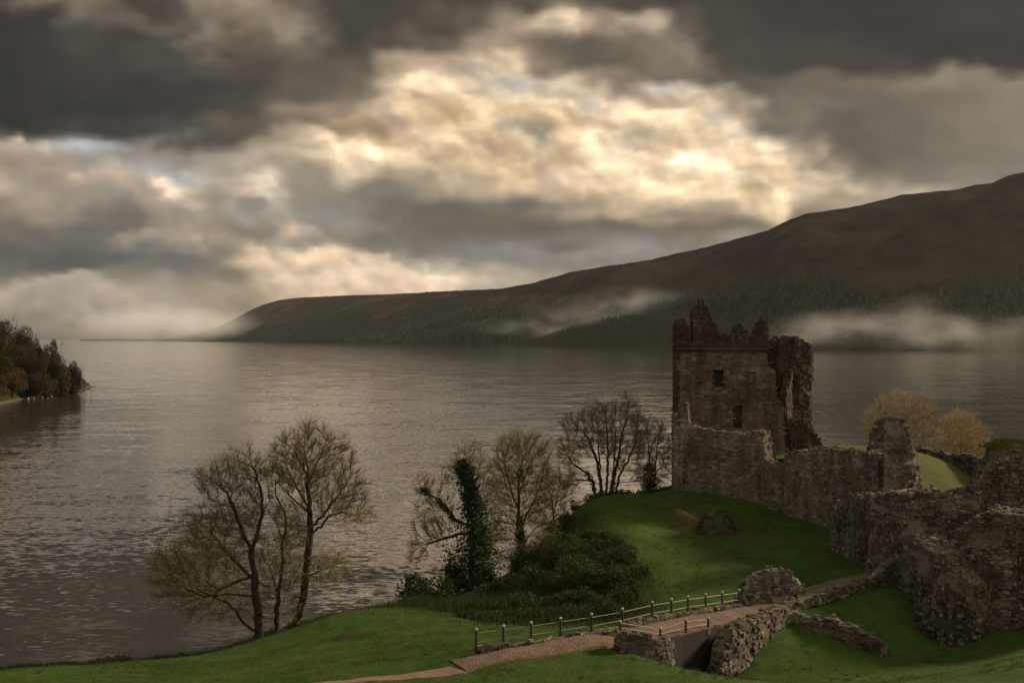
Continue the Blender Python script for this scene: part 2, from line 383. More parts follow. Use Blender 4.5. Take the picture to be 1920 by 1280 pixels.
def stone_mat(name, dark, mid, light, moss=0.25):
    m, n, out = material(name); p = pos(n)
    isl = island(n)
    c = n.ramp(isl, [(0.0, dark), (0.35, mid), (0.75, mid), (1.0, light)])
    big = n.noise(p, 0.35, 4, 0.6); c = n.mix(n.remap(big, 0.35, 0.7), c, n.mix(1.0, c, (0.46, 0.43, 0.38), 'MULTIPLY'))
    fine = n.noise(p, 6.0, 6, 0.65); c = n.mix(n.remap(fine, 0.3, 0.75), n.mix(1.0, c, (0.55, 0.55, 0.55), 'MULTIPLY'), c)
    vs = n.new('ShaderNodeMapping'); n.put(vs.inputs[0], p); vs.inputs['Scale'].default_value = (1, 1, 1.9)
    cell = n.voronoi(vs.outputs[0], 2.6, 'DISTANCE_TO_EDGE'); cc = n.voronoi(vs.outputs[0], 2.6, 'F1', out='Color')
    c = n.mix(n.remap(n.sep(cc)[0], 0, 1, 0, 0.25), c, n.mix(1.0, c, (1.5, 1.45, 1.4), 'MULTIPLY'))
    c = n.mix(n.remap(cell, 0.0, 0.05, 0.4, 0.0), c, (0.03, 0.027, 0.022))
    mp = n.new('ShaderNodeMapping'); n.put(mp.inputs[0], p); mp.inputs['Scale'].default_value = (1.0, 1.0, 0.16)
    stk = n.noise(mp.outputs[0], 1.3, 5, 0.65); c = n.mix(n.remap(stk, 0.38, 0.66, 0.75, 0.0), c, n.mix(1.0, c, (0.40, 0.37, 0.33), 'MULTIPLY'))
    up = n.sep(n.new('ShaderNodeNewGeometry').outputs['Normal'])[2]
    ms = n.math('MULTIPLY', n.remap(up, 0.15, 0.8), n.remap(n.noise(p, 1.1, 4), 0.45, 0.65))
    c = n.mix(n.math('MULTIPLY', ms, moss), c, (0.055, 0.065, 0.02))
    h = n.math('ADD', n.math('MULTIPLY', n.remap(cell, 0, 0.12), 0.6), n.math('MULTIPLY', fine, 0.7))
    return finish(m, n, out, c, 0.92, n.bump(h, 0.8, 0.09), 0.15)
M = {}
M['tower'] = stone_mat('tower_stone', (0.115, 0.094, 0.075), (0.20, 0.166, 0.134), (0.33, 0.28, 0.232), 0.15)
M['shade_brown'] = stone_mat('shade_brown_stone', (0.055, 0.042, 0.033), (0.105, 0.082, 0.064), (0.20, 0.165, 0.135), 0.2)  # crown of the keep: shade put into the colour; the flank's own dark brown
M['mossy'] = stone_mat('mossy_stone', (0.05, 0.046, 0.036), (0.12, 0.108, 0.085), (0.26, 0.235, 0.20), 1.6)
M['stone'] = stone_mat('wall_stone', (0.13, 0.110, 0.091), (0.26, 0.226, 0.188), (0.43, 0.38, 0.325), 0.35)
M['rubble'] = stone_mat('rubble_stone', (0.085, 0.074, 0.061), (0.21, 0.185, 0.157), (0.44, 0.40, 0.35), 0.45)

def leaf_mat(name, a, b, c, trans=0.3):
    m, n, out = material(name); r = island(n); big = n.noise(pos(n), 0.5, 3)
    col = n.ramp(n.math('ADD', n.math('MULTIPLY', r, 0.6), n.math('MULTIPLY', big, 0.4)), [(0.15, a), (0.5, b), (0.85, c)])
    return finish(m, n, out, col, 0.75, None, 0.2, trans)
M['ivy'] = leaf_mat('ivy_leaf', (0.008, 0.018, 0.006), (0.018, 0.036, 0.010), (0.04, 0.062, 0.018))
M['willow'] = leaf_mat('willow_leaf', (0.16, 0.17, 0.045), (0.27, 0.27, 0.075), (0.38, 0.34, 0.11), 0.6)
M['budding'] = leaf_mat('budding_leaf', (0.17, 0.15, 0.06), (0.27, 0.235, 0.095), (0.36, 0.30, 0.13), 0.6)
M['gold'] = leaf_mat('gold_leaf', (0.26, 0.18, 0.06), (0.42, 0.28, 0.09), (0.58, 0.37, 0.11), 0.5)
M['shrub'] = leaf_mat('shrub_leaf', (0.012, 0.022, 0.007), (0.026, 0.040, 0.012), (0.05, 0.06, 0.02))
M['bracken'] = leaf_mat('bracken_leaf', (0.014, 0.019, 0.006), (0.030, 0.033, 0.011), (0.055, 0.050, 0.018))
M['autumn'] = leaf_mat('autumn_leaf', (0.018, 0.016, 0.008), (0.038, 0.029, 0.013), (0.075, 0.047, 0.019))
M['olive'] = leaf_mat('olive_leaf', (0.022, 0.024, 0.009), (0.04, 0.042, 0.014), (0.07, 0.065, 0.022))
M['orange'] = leaf_mat('orange_leaf', (0.034, 0.026, 0.012), (0.062, 0.042, 0.017), (0.10, 0.060, 0.023))
M['conifer'] = leaf_mat('conifer_needle', (0.007, 0.014, 0.008), (0.013, 0.025, 0.012), (0.03, 0.036, 0.014), 0.0)
def bark_mat(name, a, b):
    m, n, out = material(name); p = pos(n); f = n.noise(p, 9, 5, 0.6)
    return finish(m, n, out, n.mix(f, a, b), 0.9, n.bump(f, 0.5, 0.03), 0.15)
M['bark'] = bark_mat('dark_bark', (0.012, 0.009, 0.007), (0.04, 0.03, 0.022))
M['twig'] = bark_mat('olive_twig', (0.06, 0.05, 0.024), (0.12, 0.098, 0.045))
M['twig_grey'] = bark_mat('grey_twig', (0.07, 0.055, 0.036), (0.14, 0.11, 0.07))
M['twig_gold'] = bark_mat('gold_twig', (0.15, 0.12, 0.07), (0.28, 0.215, 0.12))

def grass_mat(name, a, b, c, earth=0.5):
    m, n, out = material(name); p = pos(n)
    big = n.noise(p, 0.12, 4, 0.55); mid = n.noise(p, 0.9, 5, 0.6); fine = n.noise(p, 14.0, 4, 0.7)
    col = n.mix(n.remap(big, 0.3, 0.7), a, b)
    col = n.mix(n.math('MULTIPLY', n.remap(mid, 0.45, 0.75), 0.6), col, c)
    col = n.mix(n.remap(fine, 0.25, 0.8), n.mix(1.0, col, (0.45, 0.5, 0.45), 'MULTIPLY'), n.mix(1.0, col, (1.3, 1.25, 1.2), 'MULTIPLY'))
    tuft = n.noise(p, 3.0, 5, 0.65)
    e = n.math('MULTIPLY', n.remap(n.noise(p, 0.22, 5, 0.62), 0.60, 0.70), earth * 0.6)
    for (px, py, d, r) in ((1285,976,90,2.2),(1262,984,91,1.2),(1268,953,96,1.4),(1326,1028,82,1.0),(1400,1003,84,2.2),(1285,1030,83,.8),(655,1200,56,1.3)) if earth > 0.5 else ():
        c = W(px, py, d); dist = n.vmath('LENGTH', n.vmath('MULTIPLY', n.vmath('SUBTRACT', p, tuple(c)), (1, 1, 0.6)))
        k = n.remap(n.math('ADD', dist, n.math('MULTIPLY', n.noise(p, 0.9, 4, .65), 2.2)), r * .55 + 1.0, r + 1.4, 0.95, 0.0)
        e = n.math('MAXIMUM', e, k)
    col = n.mix(e, col, n.mix(fine, (0.022, 0.017, 0.008), (0.07, 0.05, 0.024)))
    h = n.math('ADD', n.math('MULTIPLY', mid, 0.5), n.math('ADD', n.math('MULTIPLY', tuft, 0.35), n.math('MULTIPLY', fine, 0.15)))
    return finish(m, n, out, col, 0.95, n.bump(h, 0.6, 0.35), 0.1)
M['grass'] = grass_mat('turf', (0.018, 0.046, 0.006), (0.040, 0.082, 0.010), (0.075, 0.095, 0.018), 0.8)
M['inner_grass'] = grass_mat('inner_turf', (0.035, 0.055, 0.008), (0.065, 0.08, 0.012), (0.10, 0.09, 0.018), 0.4)

m, n, out = material('blade_grass'); r = island(n); r = n.math('ADD', n.math('MULTIPLY', r, 0.62), n.math('MULTIPLY', n.math('SUBTRACT', n.noise(pos(n), 0.45, 5, 0.65), 0.28), 0.85))
M['blade'] = finish(m, n, out, n.ramp(r, [(0.0, (0.014, 0.042, 0.006)), (0.5, (0.042, 0.086, 0.012)), (0.75, (0.085, 0.11, 0.025)), (1.0, (0.16, 0.14, 0.05))]), 0.8, None, 0.2, 0.3)
m, n, out = material('rank_blade'); r = island(n)
M['rank'] = finish(m, n, out, n.ramp(r, [(0.0, (0.010, 0.022, 0.006)), (0.6, (0.026, 0.042, 0.010)), (0.9, (0.05, 0.055, 0.018)), (1.0, (0.09, 0.075, 0.03))]), 0.85, None, 0.2, 0.3)
m, n, out = material('dry_blade'); r = island(n)
M['dry'] = finish(m, n, out, n.ramp(r, [(0.0, (0.022, 0.030, 0.009)), (0.6, (0.045, 0.048, 0.015)), (1.0, (0.10, 0.085, 0.03))]), 0.85, None, 0.2, 0.3)

m, n, out = material('path_gravel'); p = pos(n)
f1 = n.noise(p, 1.2, 5, 0.6); f2 = n.noise(p, 11, 5, 0.7); st = n.voronoi(p, 6.0)
c = n.mix(n.remap(f1, 0.3, 0.7), (0.105, 0.073, 0.053), (0.185, 0.132, 0.098)); c = n.mix(n.remap(f2, 0.3, 0.7), n.mix(1.0, c, (0.6, 0.6, 0.6), 'MULTIPLY'), c)
M['path'] = finish(m, n, out, c, 0.95, n.bump(n.math('ADD', n.math('MULTIPLY', f1, 1.2), n.math('SUBTRACT', f2, n.math('MULTIPLY', st, 0.6))), 0.7, 0.12), 0.15)
m, n, out = material('red_path'); p = pos(n); f2 = n.noise(p, 9, 5, 0.7)
M['redpath'] = finish(m, n, out, n.mix(f2, (0.125, 0.075, 0.056), (0.20, 0.13, 0.10)), 0.95, n.bump(f2, 0.4, 0.05), 0.15)
m, n, out = material('iron_post'); f = n.noise(pos(n), 12, 4)
M['iron'] = finish(m, n, out, n.mix(f, (0.010, 0.009, 0.008), (0.035, 0.026, 0.02)), 0.6, n.bump(f, 0.3, 0.01), 0.4)
m, n, out = material('rail_metal'); f = n.noise(pos(n), 8, 4)
M['rail'] = finish(m, n, out, n.mix(f, (0.10, 0.085, 0.068), (0.19, 0.165, 0.135)), 0.5, None, 0.5)
m, n, out = material('post_cap'); f = n.noise(pos(n), 20, 4)
M['cap'] = finish(m, n, out, n.mix(f, (0.25, 0.22, 0.18), (0.42, 0.38, 0.33)), 0.6, None, 0.4)
m, n, out = material('painted_unlit'); f = n.noise(pos(n), 3, 3)
M['unlit'] = finish(m, n, out, n.mix(f, (0.012, 0.012, 0.012), (0.03, 0.03, 0.03)), 0.95)
m, n, out = material('dark_plank'); w_ = n.new('ShaderNodeTexWave', bands_direction='X'); n.put(w_.inputs['Vector'], pos(n)); w_.inputs['Scale'].default_value = 1.6; w_.inputs['Distortion'].default_value = 1.5
M['plank'] = finish(m, n, out, n.mix(w_.outputs[1], (0.006, 0.005, 0.004), (0.017, 0.013, 0.010)), 0.9)
m, n, out = material('window_glass'); M['glass'] = finish(m, n, out, (0.02, 0.03, 0.035), 0.12, None, 0.5)
m, n, out = material('beach_stone'); f = n.noise(pos(n), 2.0, 5, 0.6); M['beach'] = finish(m, n, out, n.mix(f, (0.06, 0.05, 0.04), (0.26, 0.22, 0.18)), 0.9, n.bump(f, 0.6, 0.3))

# ================================================================== setting: water, hills, ground
def build_water():
    m, n, out = material('loch_water'); p = pos(n); x, y, z = n.sep(p)
    # wavelets lie across the wind: long in x, short in y; calm lanes where the breeze does not reach
    q1 = n.comb(n.math('MULTIPLY', x, 0.8), n.math('MULTIPLY', y, 2.1), 0.0)
    q2 = n.comb(n.math('MULTIPLY', x, 0.055), n.math('MULTIPLY', y, 0.17), 3.0)
    s1 = n.noise(q1, 1.0, 3, 0.6, out=1); s2 = n.noise(q2, 1.0, 4, 0.55, dist=0.4, out=1)
    lanes = n.noise(n.comb(n.math('MULTIPLY', x, 0.0012), n.math('MULTIPLY', y, 0.0045), 9.0), 1.0, 4, 0.6, dist=0.6)
    amp = n.math('MULTIPLY', n.remap(lanes, 0.36, 0.62, 0.75, 1.1), n.remap(y, 60, 420, 1.1, 1.0))
    v = n.vmath('ADD', n.vmath('MULTIPLY', n.vmath('SUBTRACT', s1, (0.5, 0.5, 0.5)), (0.11, 0.27, 0)),
                n.vmath('MULTIPLY', n.vmath('SUBTRACT', s2, (0.5, 0.5, 0.5)), (0.045, 0.125, 0)))
    nrm = n.vmath('NORMALIZE', n.vmath('ADD', n.vmath('SCALE', v, amp), (0, 0, 1)))
    mat = finish(m, n, out, (0.034, 0.031, 0.028), 0.06, nrm, 0.5)
    [nd for nd in m.node_tree.nodes if nd.type == 'BSDF_PRINCIPLED'][0].inputs['IOR'].default_value = 1.9
    b = MB(); b.add([(-9000, -200, 0), (9000, -200, 0), (9000, 12000, 0), (-9000, 12000, 0)], [(0, 1, 2, 3)])
    tag(b.build('water', mat), 'rippled grey loch water catching gold cloud light', None, None, 'structure')
build_water()

RIDGE = [(150,640),(250,639),(300,637),(340,632),(380,622),(412,611),(442,597),(466,583),(490,572),(525,562),(560,558),(640,554),(740,551),(830,546),(940,541),(1000,530),(1070,510),(1130,500),(1210,489),(1280,473),
         (1330,462),(1390,445),(1440,432),(1480,412),(1520,399),(1600,388),(1650,376),(1690,365),(1735,360),(1790,357),(1830,346),(1860,343),(1890,328),(1920,323),(2050,300),(2250,310),(2600,330),(3000,380)]
SHORE = [(150,9800),(300,8300),(380,7100),(640,4800),(900,3300),(1200,2500),(1500,2030),(1920,1830),(2300,1750),(3000,1700)]
def hill_xyz(px, v):
    """far shore: v 0 at the water's edge, 1 on the ridge, beyond 1 the far side"""
    ds = np.interp(px, [a for a, b in SHORE], [b for a, b in SHORE]); yr = np.interp(px, [a for a, b in RIDGE], [b for a, b in RIDGE])
    d = ds * (1 + 0.50 * v); zr = np.maximum(CAMZ + (HZ - yr) / F * ds * 1.5, 1.0)
    X = (px - 960) / F * d
    g = np.where(v < 1, v * (0.72 + 0.28 * np.sin(np.clip(v, 0, 1) * np.pi / 2)), 1 - 0.55 * (v - 1) - 1.2 * (v - 1) ** 2)
    # spurs and gullies run down to the water, slanting
    gl = fbm((X + 0.9 * d) / 700, d / 1500, 2.2, 5, 55, 0.55); fold = np.clip(v, 0, 1) * np.clip(1 - v, 0, 1) * 4
    spur = 0
    for p0, p1, wd, a in ((770, 470, 46, .17), (560, 250, 40, .15), (1120, 420, 60, .13), (1480, 420, 70, .12), (420, 130, 26, .14)):
        u = (px - (p0 + p1 * np.clip(v, 0, 1) ** .85)) / wd + 0.5 * fbm(px / 90, v * 3, p0, 2, 3); spur = spur + a * np.exp(-np.where(u > 0, u * .55, u) ** 2)
    z = zr * g + fold * zr * spur + fold * (zr * 0.32) * gl + fold * 0.05 * zr * fbm(X / 160, d / 160, 1.0, 4, 77)
    z = z + (1.5 + 0.006 * zr) * fbm(X / 60, d / 60, 4.0, 3, 78) * np.clip(v * 6, 0, 1)
    return X, d, np.where(v <= 0.001, -3.0, np.maximum(z, -3))
def build_hills():
    m, n, out = material('far_hill'); p = pos(n); x, y, z = n.sep(p)
    n1 = n.noise(p, 0.0016, 5, 0.6); n2 = n.noise(p, 0.012, 6, 0.65); n3 = n.noise(p, 0.07, 5, 0.7)
    heath = n.mix(n.remap(n2, 0.35, 0.7), (0.006, 0.005, 0.0045), (0.034, 0.025, 0.020))
    heath = n.mix(n.math('MULTIPLY', n.remap(n1, 0.5, 0.62), 0.8), heath, (0.060, 0.045, 0.022))
    wood = n.mix(n.remap(n3, 0.3, 0.7), (0.004, 0.011, 0.008), (0.014, 0.028, 0.016))
    birch = n.mix(n.remap(n3, 0.3, 0.7), (0.05, 0.032, 0.012), (0.10, 0.062, 0.020))
    lim = n.math('ADD', z, n.math('ADD', n.math('MULTIPLY', n.math('SUBTRACT', n1, 0.5), 420), n.math('MULTIPLY', n.math('SUBTRACT', n2, 0.5), 160)))
    c = n.mix(n.remap(lim, 165, 200), wood, heath)
    edge = n.math('MULTIPLY', n.remap(n.math('ABSOLUTE', n.math('SUBTRACT', lim, 185)), 0, 34, 1, 0), n.remap(n.noise(p, 0.004, 4), 0.5, 0.6))
    c = n.mix(n.math('MULTIPLY', edge, 0.8), c, birch)
    mat = finish(m, n, out, c, 1.0, n.bump(n.math('ADD', n3, n.math('MULTIPLY', n2, 2.0)), 1.0, 16.0), 0.0)
    px = np.concatenate([np.arange(150, 1100, 3.0), np.arange(1100, 2000, 2.5), np.arange(2000, 3001, 20.0)])
    v = np.concatenate([[0.0], np.linspace(0.004, 1.0, 120), np.linspace(1.03, 1.8, 14)])
    Pm, Vm = np.meshgrid(px, v); X, Y, Z = hill_xyz(Pm, Vm)
    b = MB(); b.add(np.stack([X, Y, Z], -1), grid_faces(len(v), len(px)))
    tag(b.build('hills', mat, smooth=True), 'long heather hill with dark forest rising beyond the loch', None, None, 'structure')
build_hills()

KNOLL = [(900,650),(960,640),(1040,622),(1090,606),(1150,592),(1220,588),(1290,592),(1380,604),(1460,622),(1540,640),(1600,652)]
def knoll_xyz(px, v):
    d0 = np.interp(px, [900, 1200, 1600], [3150, 2330, 1930]) ; d = d0 + 260 * v
    zr = np.maximum(Zof(np.interp(px, [a for a, b in KNOLL], [b for a, b in KNOLL]), d0 + 260) - 12, 0.5)
    X = (px - 960) / F * d; z = zr * np.sin(np.clip(v, 0, 2) * np.pi / 2) + 5 * fbm(X / 70, d / 70, 1.0, 4, 15) * np.clip(v * 4, 0, 1)
    return X, d, np.where((v <= 0.001) | (v >= 1.98), -3, z)
def build_knoll():
    m, n, out = material('knoll_ground'); f = n.noise(pos(n), 0.05, 5, 0.7)
    mat = finish(m, n, out, n.mix(f, (0.012, 0.02, 0.009), (0.035, 0.04, 0.016)), 1.0, n.bump(f, 0.8, 6), 0.0)
    px = np.arange(900, 1601, 5.0); v = np.linspace(0, 2, 40); Pm, Vm = np.meshgrid(px, v)
    b = MB(); b.add(np.stack(knoll_xyz(Pm, Vm), -1), grid_faces(40, len(px)))
    tag(b.build('far_shore_hill', mat, smooth=True), 'low wooded rise on the far shore in front of the hill', None, None, 'structure')
build_knoll()

def build_forest():
    b = MB(); g = np.random.default_rng(5)
    def cones(P, H, Rr):
        k = 6; ang = np.arange(k) * 2 * np.pi / k
        for i in range(len(P)):
            for (z0, z1, rr) in ((0.06, 0.62, 1.0), (0.40, 1.0, 0.66)):
                a = ang + g.uniform(0, 1); r = Rr[i] * rr * g.uniform(0.75, 1.2, k)
                ring = np.stack([P[i, 0] + r * np.cos(a), P[i, 1] + r * np.sin(a), np.full(k, P[i, 2] + H[i] * z0) + g.uniform(-.04, .04, k) * H[i]], 1)
                tip = P[i] + [g.normal(0, .3), 0, H[i] * z1]
                b.add(np.vstack([ring, tip]), [(j, (j + 1) % k, k) for j in range(k)])
    px = g.uniform(930, 1590, 3600); v = g.uniform(0.03, 1.08, 3600) ; X, Y, Z = knoll_xyz(px, v)
    s = np.clip(Z / 12, 0.35, 1); H = g.uniform(9, 18, 3600) * s; cones(np.stack([X, Y, Z], 1), H, H * g.uniform(.20, .32, 3600))
    px = g.uniform(500, 2000, 9000); v = g.uniform(0.01, 0.62, 9000) ** 1.0; X, Y, Z = hill_xyz(px, v)
    keep = (fbm(X / 420, Y / 420, 3.0, 4, 9) * 150 + Z < 175); X, Y, Z = X[keep], Y[keep], Z[keep]
    H = g.uniform(10, 19, len(X)); cones(np.stack([X, Y, Z - 1], 1), H, H * g.uniform(.2, .32, len(X)))
    tag(b.build('forest', M['conifer']), 'dark conifer forest covering the slopes across the loch', None, None, 'stuff')
build_forest()

# ------------------------------------------------------------------ the castle ground: one sheet through surveyed points
GP = [(0,1252,54),(150,1245,56),(260,1238,58),(400,1226,60),(480,1195,62),(560,1176,64),(620,1152,66),(700,1141,68),(750,1138,70),
      (640,1195,57),(560,1215,56),(760,1200,52),(300,1270,50),(0,1280,50),(800,1165,58),(880,1225,43.2),(600,1277,40.5),(860,1248,42),(720,1262,41.5),
      (893,1221,43),(944,1214,43.8),(996,1207,44.6),(1051,1198,45.6),(1109,1189,46.8),(1150,1181,47.8),(960,1247,41.7),(1032,1234,42.6),(1100,1223,43.5),(1150,1217,44.1),
      (1100,1245,42.2),(1000,1270,40.5),(1160,1219,44),(1300,1252,42),(1440,1279,41),(1230,1235,43),(1380,1268,41.3),
      (1410,1136,57.2),(1500,1110,62),(1570,1096,64.5),(1640,1078,67),(1450,1128,58.5),
      (1270,921,100),(1350,934,97.5),(1440,955,95),(1520,982,89.5),(1590,1005,84),(1640,1058,73),(1100,966,92),(1180,958,94),(1300,1000,88),(1400,1020,82),(1200,1050,76),(1300,1106,68),(1230,1100,68.5),(1500,1078,69),(1600,1072,69),(1200,1140,64),(1480,1000,85),(1140,1000,86),
      (1000,1060,80),(850,1142,70),(900,1165,61),(1000,1162,61),(1100,1155,62),(930,1120,72),(1060,1090,72),
      (880,1105,82),(975,1092,86),(1130,936,103),(1220,926,106),(800,1135,76),(1040,990,97),(1080,950,100),(1190,935,103),
      (1405,1206,52.6),(1432,1186,54),(1458,1166,55.6),(1440,1215,53),(1500,1238,52.5),(1640,1210,54.5),(1560,1132,60),(1700,1130,60),(1750,1204,57),(1880,1182,58.5),(1700,1272,47),(1600,1276,48),(1920,1228,38),(1760,1278,38),(1850,1248,38)]
GW = [(-24,72,-1.5),(-34,66,-1.5),(-12,82,-1.5),(-5,92,-1.5),(1,101,-1.5),(7,111,-1.5),(14,119,-1.5),(24,128,-1.5),(42,140,-1),(60,150,-1),(85,150,-1),(-40,60,-1.0),(-48,64,-2),
      (-19,69,0.4),(-27,64.5,0.6),(-9,78,0.6),(-1,93,0.6),(4,101,0.6),
      (20,112,7),(30,121,6.5),(40,121,7.5),(53,125,8),(62,118,8),(50,100,9),(60,100,9),(75,110,8),(40,85,8),
      (9.4,48,6.3),(10.4,46.2,6.5),(11.5,49.5,6.3),(12.3,52,6.4),(8.2,47.6,7.4),(10.5,52.5,6.6),(8.5,53,6.4),(13.4,50,6.3),
      (0,26,12),(-15,26,11.5),(20,26,14),(0,8,20),(-40,30,7),(-44,44,4.6),(40,30,15),(45,60,8),(60,60,9),(60,30,15),(-60,20,5),(-60,45,-1),(-20,6,18),(20,6,20),(-40,8,12)]
GPTS = np.array([W(*p) for p in GP] + [np.array(p, float) for p in GW])
def ground_z(x, y):
    xy = np.stack([np.ravel(x), np.ravel(y)], 1).astype(float)
    return rbf(GPTS, xy).reshape(np.shape(x))
HUMPS = [(1286,978,90,2.0,1.6,1.15),(1260,985,91,1.2,1.2,.8),(1316,966,92,2.2,1.6,1.0),(1268,955,96,1.6,1.1,.7),(1330,1030,82,1.0,.8,.75),(1285,1030,83,.9,.9,.4),(1420,1000,84,2.6,1.6,.4),(1385,1005,84,1.6,1.2,.35),
         (1180,1010,85,2.2,2.0,.4),(1480,1030,78,3,2,.35),(640,1200,56,2.2,1.0,.32),(700,1205,55,1.5,.8,.28),(560,1228,54,3,1.5,.3),(1240,1070,74,2.5,2,.3),(300,1256,55,3,1.5,.25)]
def ground_bumps(X, Y):
    h = 0.22 * fbm(X / 6.5, Y / 6.5, 0.3, 3, 4) + 0.06 * fbm(X / 1.3, Y / 1.3, 0.7, 3, 6)
    for px, py, d, rx, ry, a in HUMPS:
        c = W(px, py, d); u = ((X - c[0]) / rx) ** 2 + ((Y - c[1]) / ry) ** 2; h = h + a * np.exp(-u * 1.4) * (1 + 0.35 * fbm(X / 0.9, Y / 0.9, 3.3, 2, 19))
    return h
def gz(x, y): return float(ground_z(np.array([x]), np.array([y]))[0])
def build_ground():
    xs = np.arange(-62, 92, 0.45); ys = np.concatenate([np.arange(4, 36, 1.0), np.arange(36, 110, 0.40), np.arange(110, 152, 0.8)])
    X, Y = np.meshgrid(xs, ys); Z = ground_z(X, Y) + ground_bumps(X, Y)
    b = MB(); b.add(np.stack([X, Y, np.maximum(Z, -4)], -1), grid_faces(len(ys), len(xs)))
    tag(b.build('ground', M['grass'], smooth=True), 'green turf of the castle grounds sloping to the loch', None, None, 'structure')
build_ground()

def build_inner():
    P = [W(1500,850,99),W(1540,839,98),W(1600,839,95),W(1600,838,104),W(1660,836,100),W(1700,845,97),W(1760,850,98),W(1800,872,93),W(1815,890,90),W(1790,915,85),W(1740,918,84),W(1716,918,83),W(1716,880,88),W(1850,930,86),W(1840,905,92),
         W(1700,1000,73),W(1800,1000,72),W(1600,850,88),W(1500,856,95)]
    P += [np.array([Xof(p, 112), 112, 9.5]) for p in (1440, 1560, 1700, 1850)] + [np.array([Xof(p, 120), 120, 6]) for p in (1440, 1560, 1700, 1850)]
    px = np.linspace(1455, 1880, 150); t = np.linspace(0, 1, 90)
    d0 = np.interp(px, [1440, 1500, 1560, 1600, 1660, 1720, 1880], [96.6, 93.0, 89.2, 86.8, 84.0, 75, 73])
    D = d0[None] + t[:, None] * (119 - d0[None]); PX = np.broadcast_to(px, D.shape); X = (PX - 960) / F * D
    Z = rbf(P, np.stack([X.ravel(), D.ravel()], 1)).reshape(X.shape) + 0.15 * fbm(X / 4, D / 4, 2.0, 3, 3) + 0.05 * fbm(X / 1.2, D / 1.2, 2.0, 3, 5)
    b = MB(); b.add(np.stack([X, D, Z], -1), grid_faces(90, 150))
    tag(b.build('courtyard_ground', M['inner_grass'], smooth=True), 'sunlit olive grass bank inside the castle walls', None, None, 'structure')
build_inner()

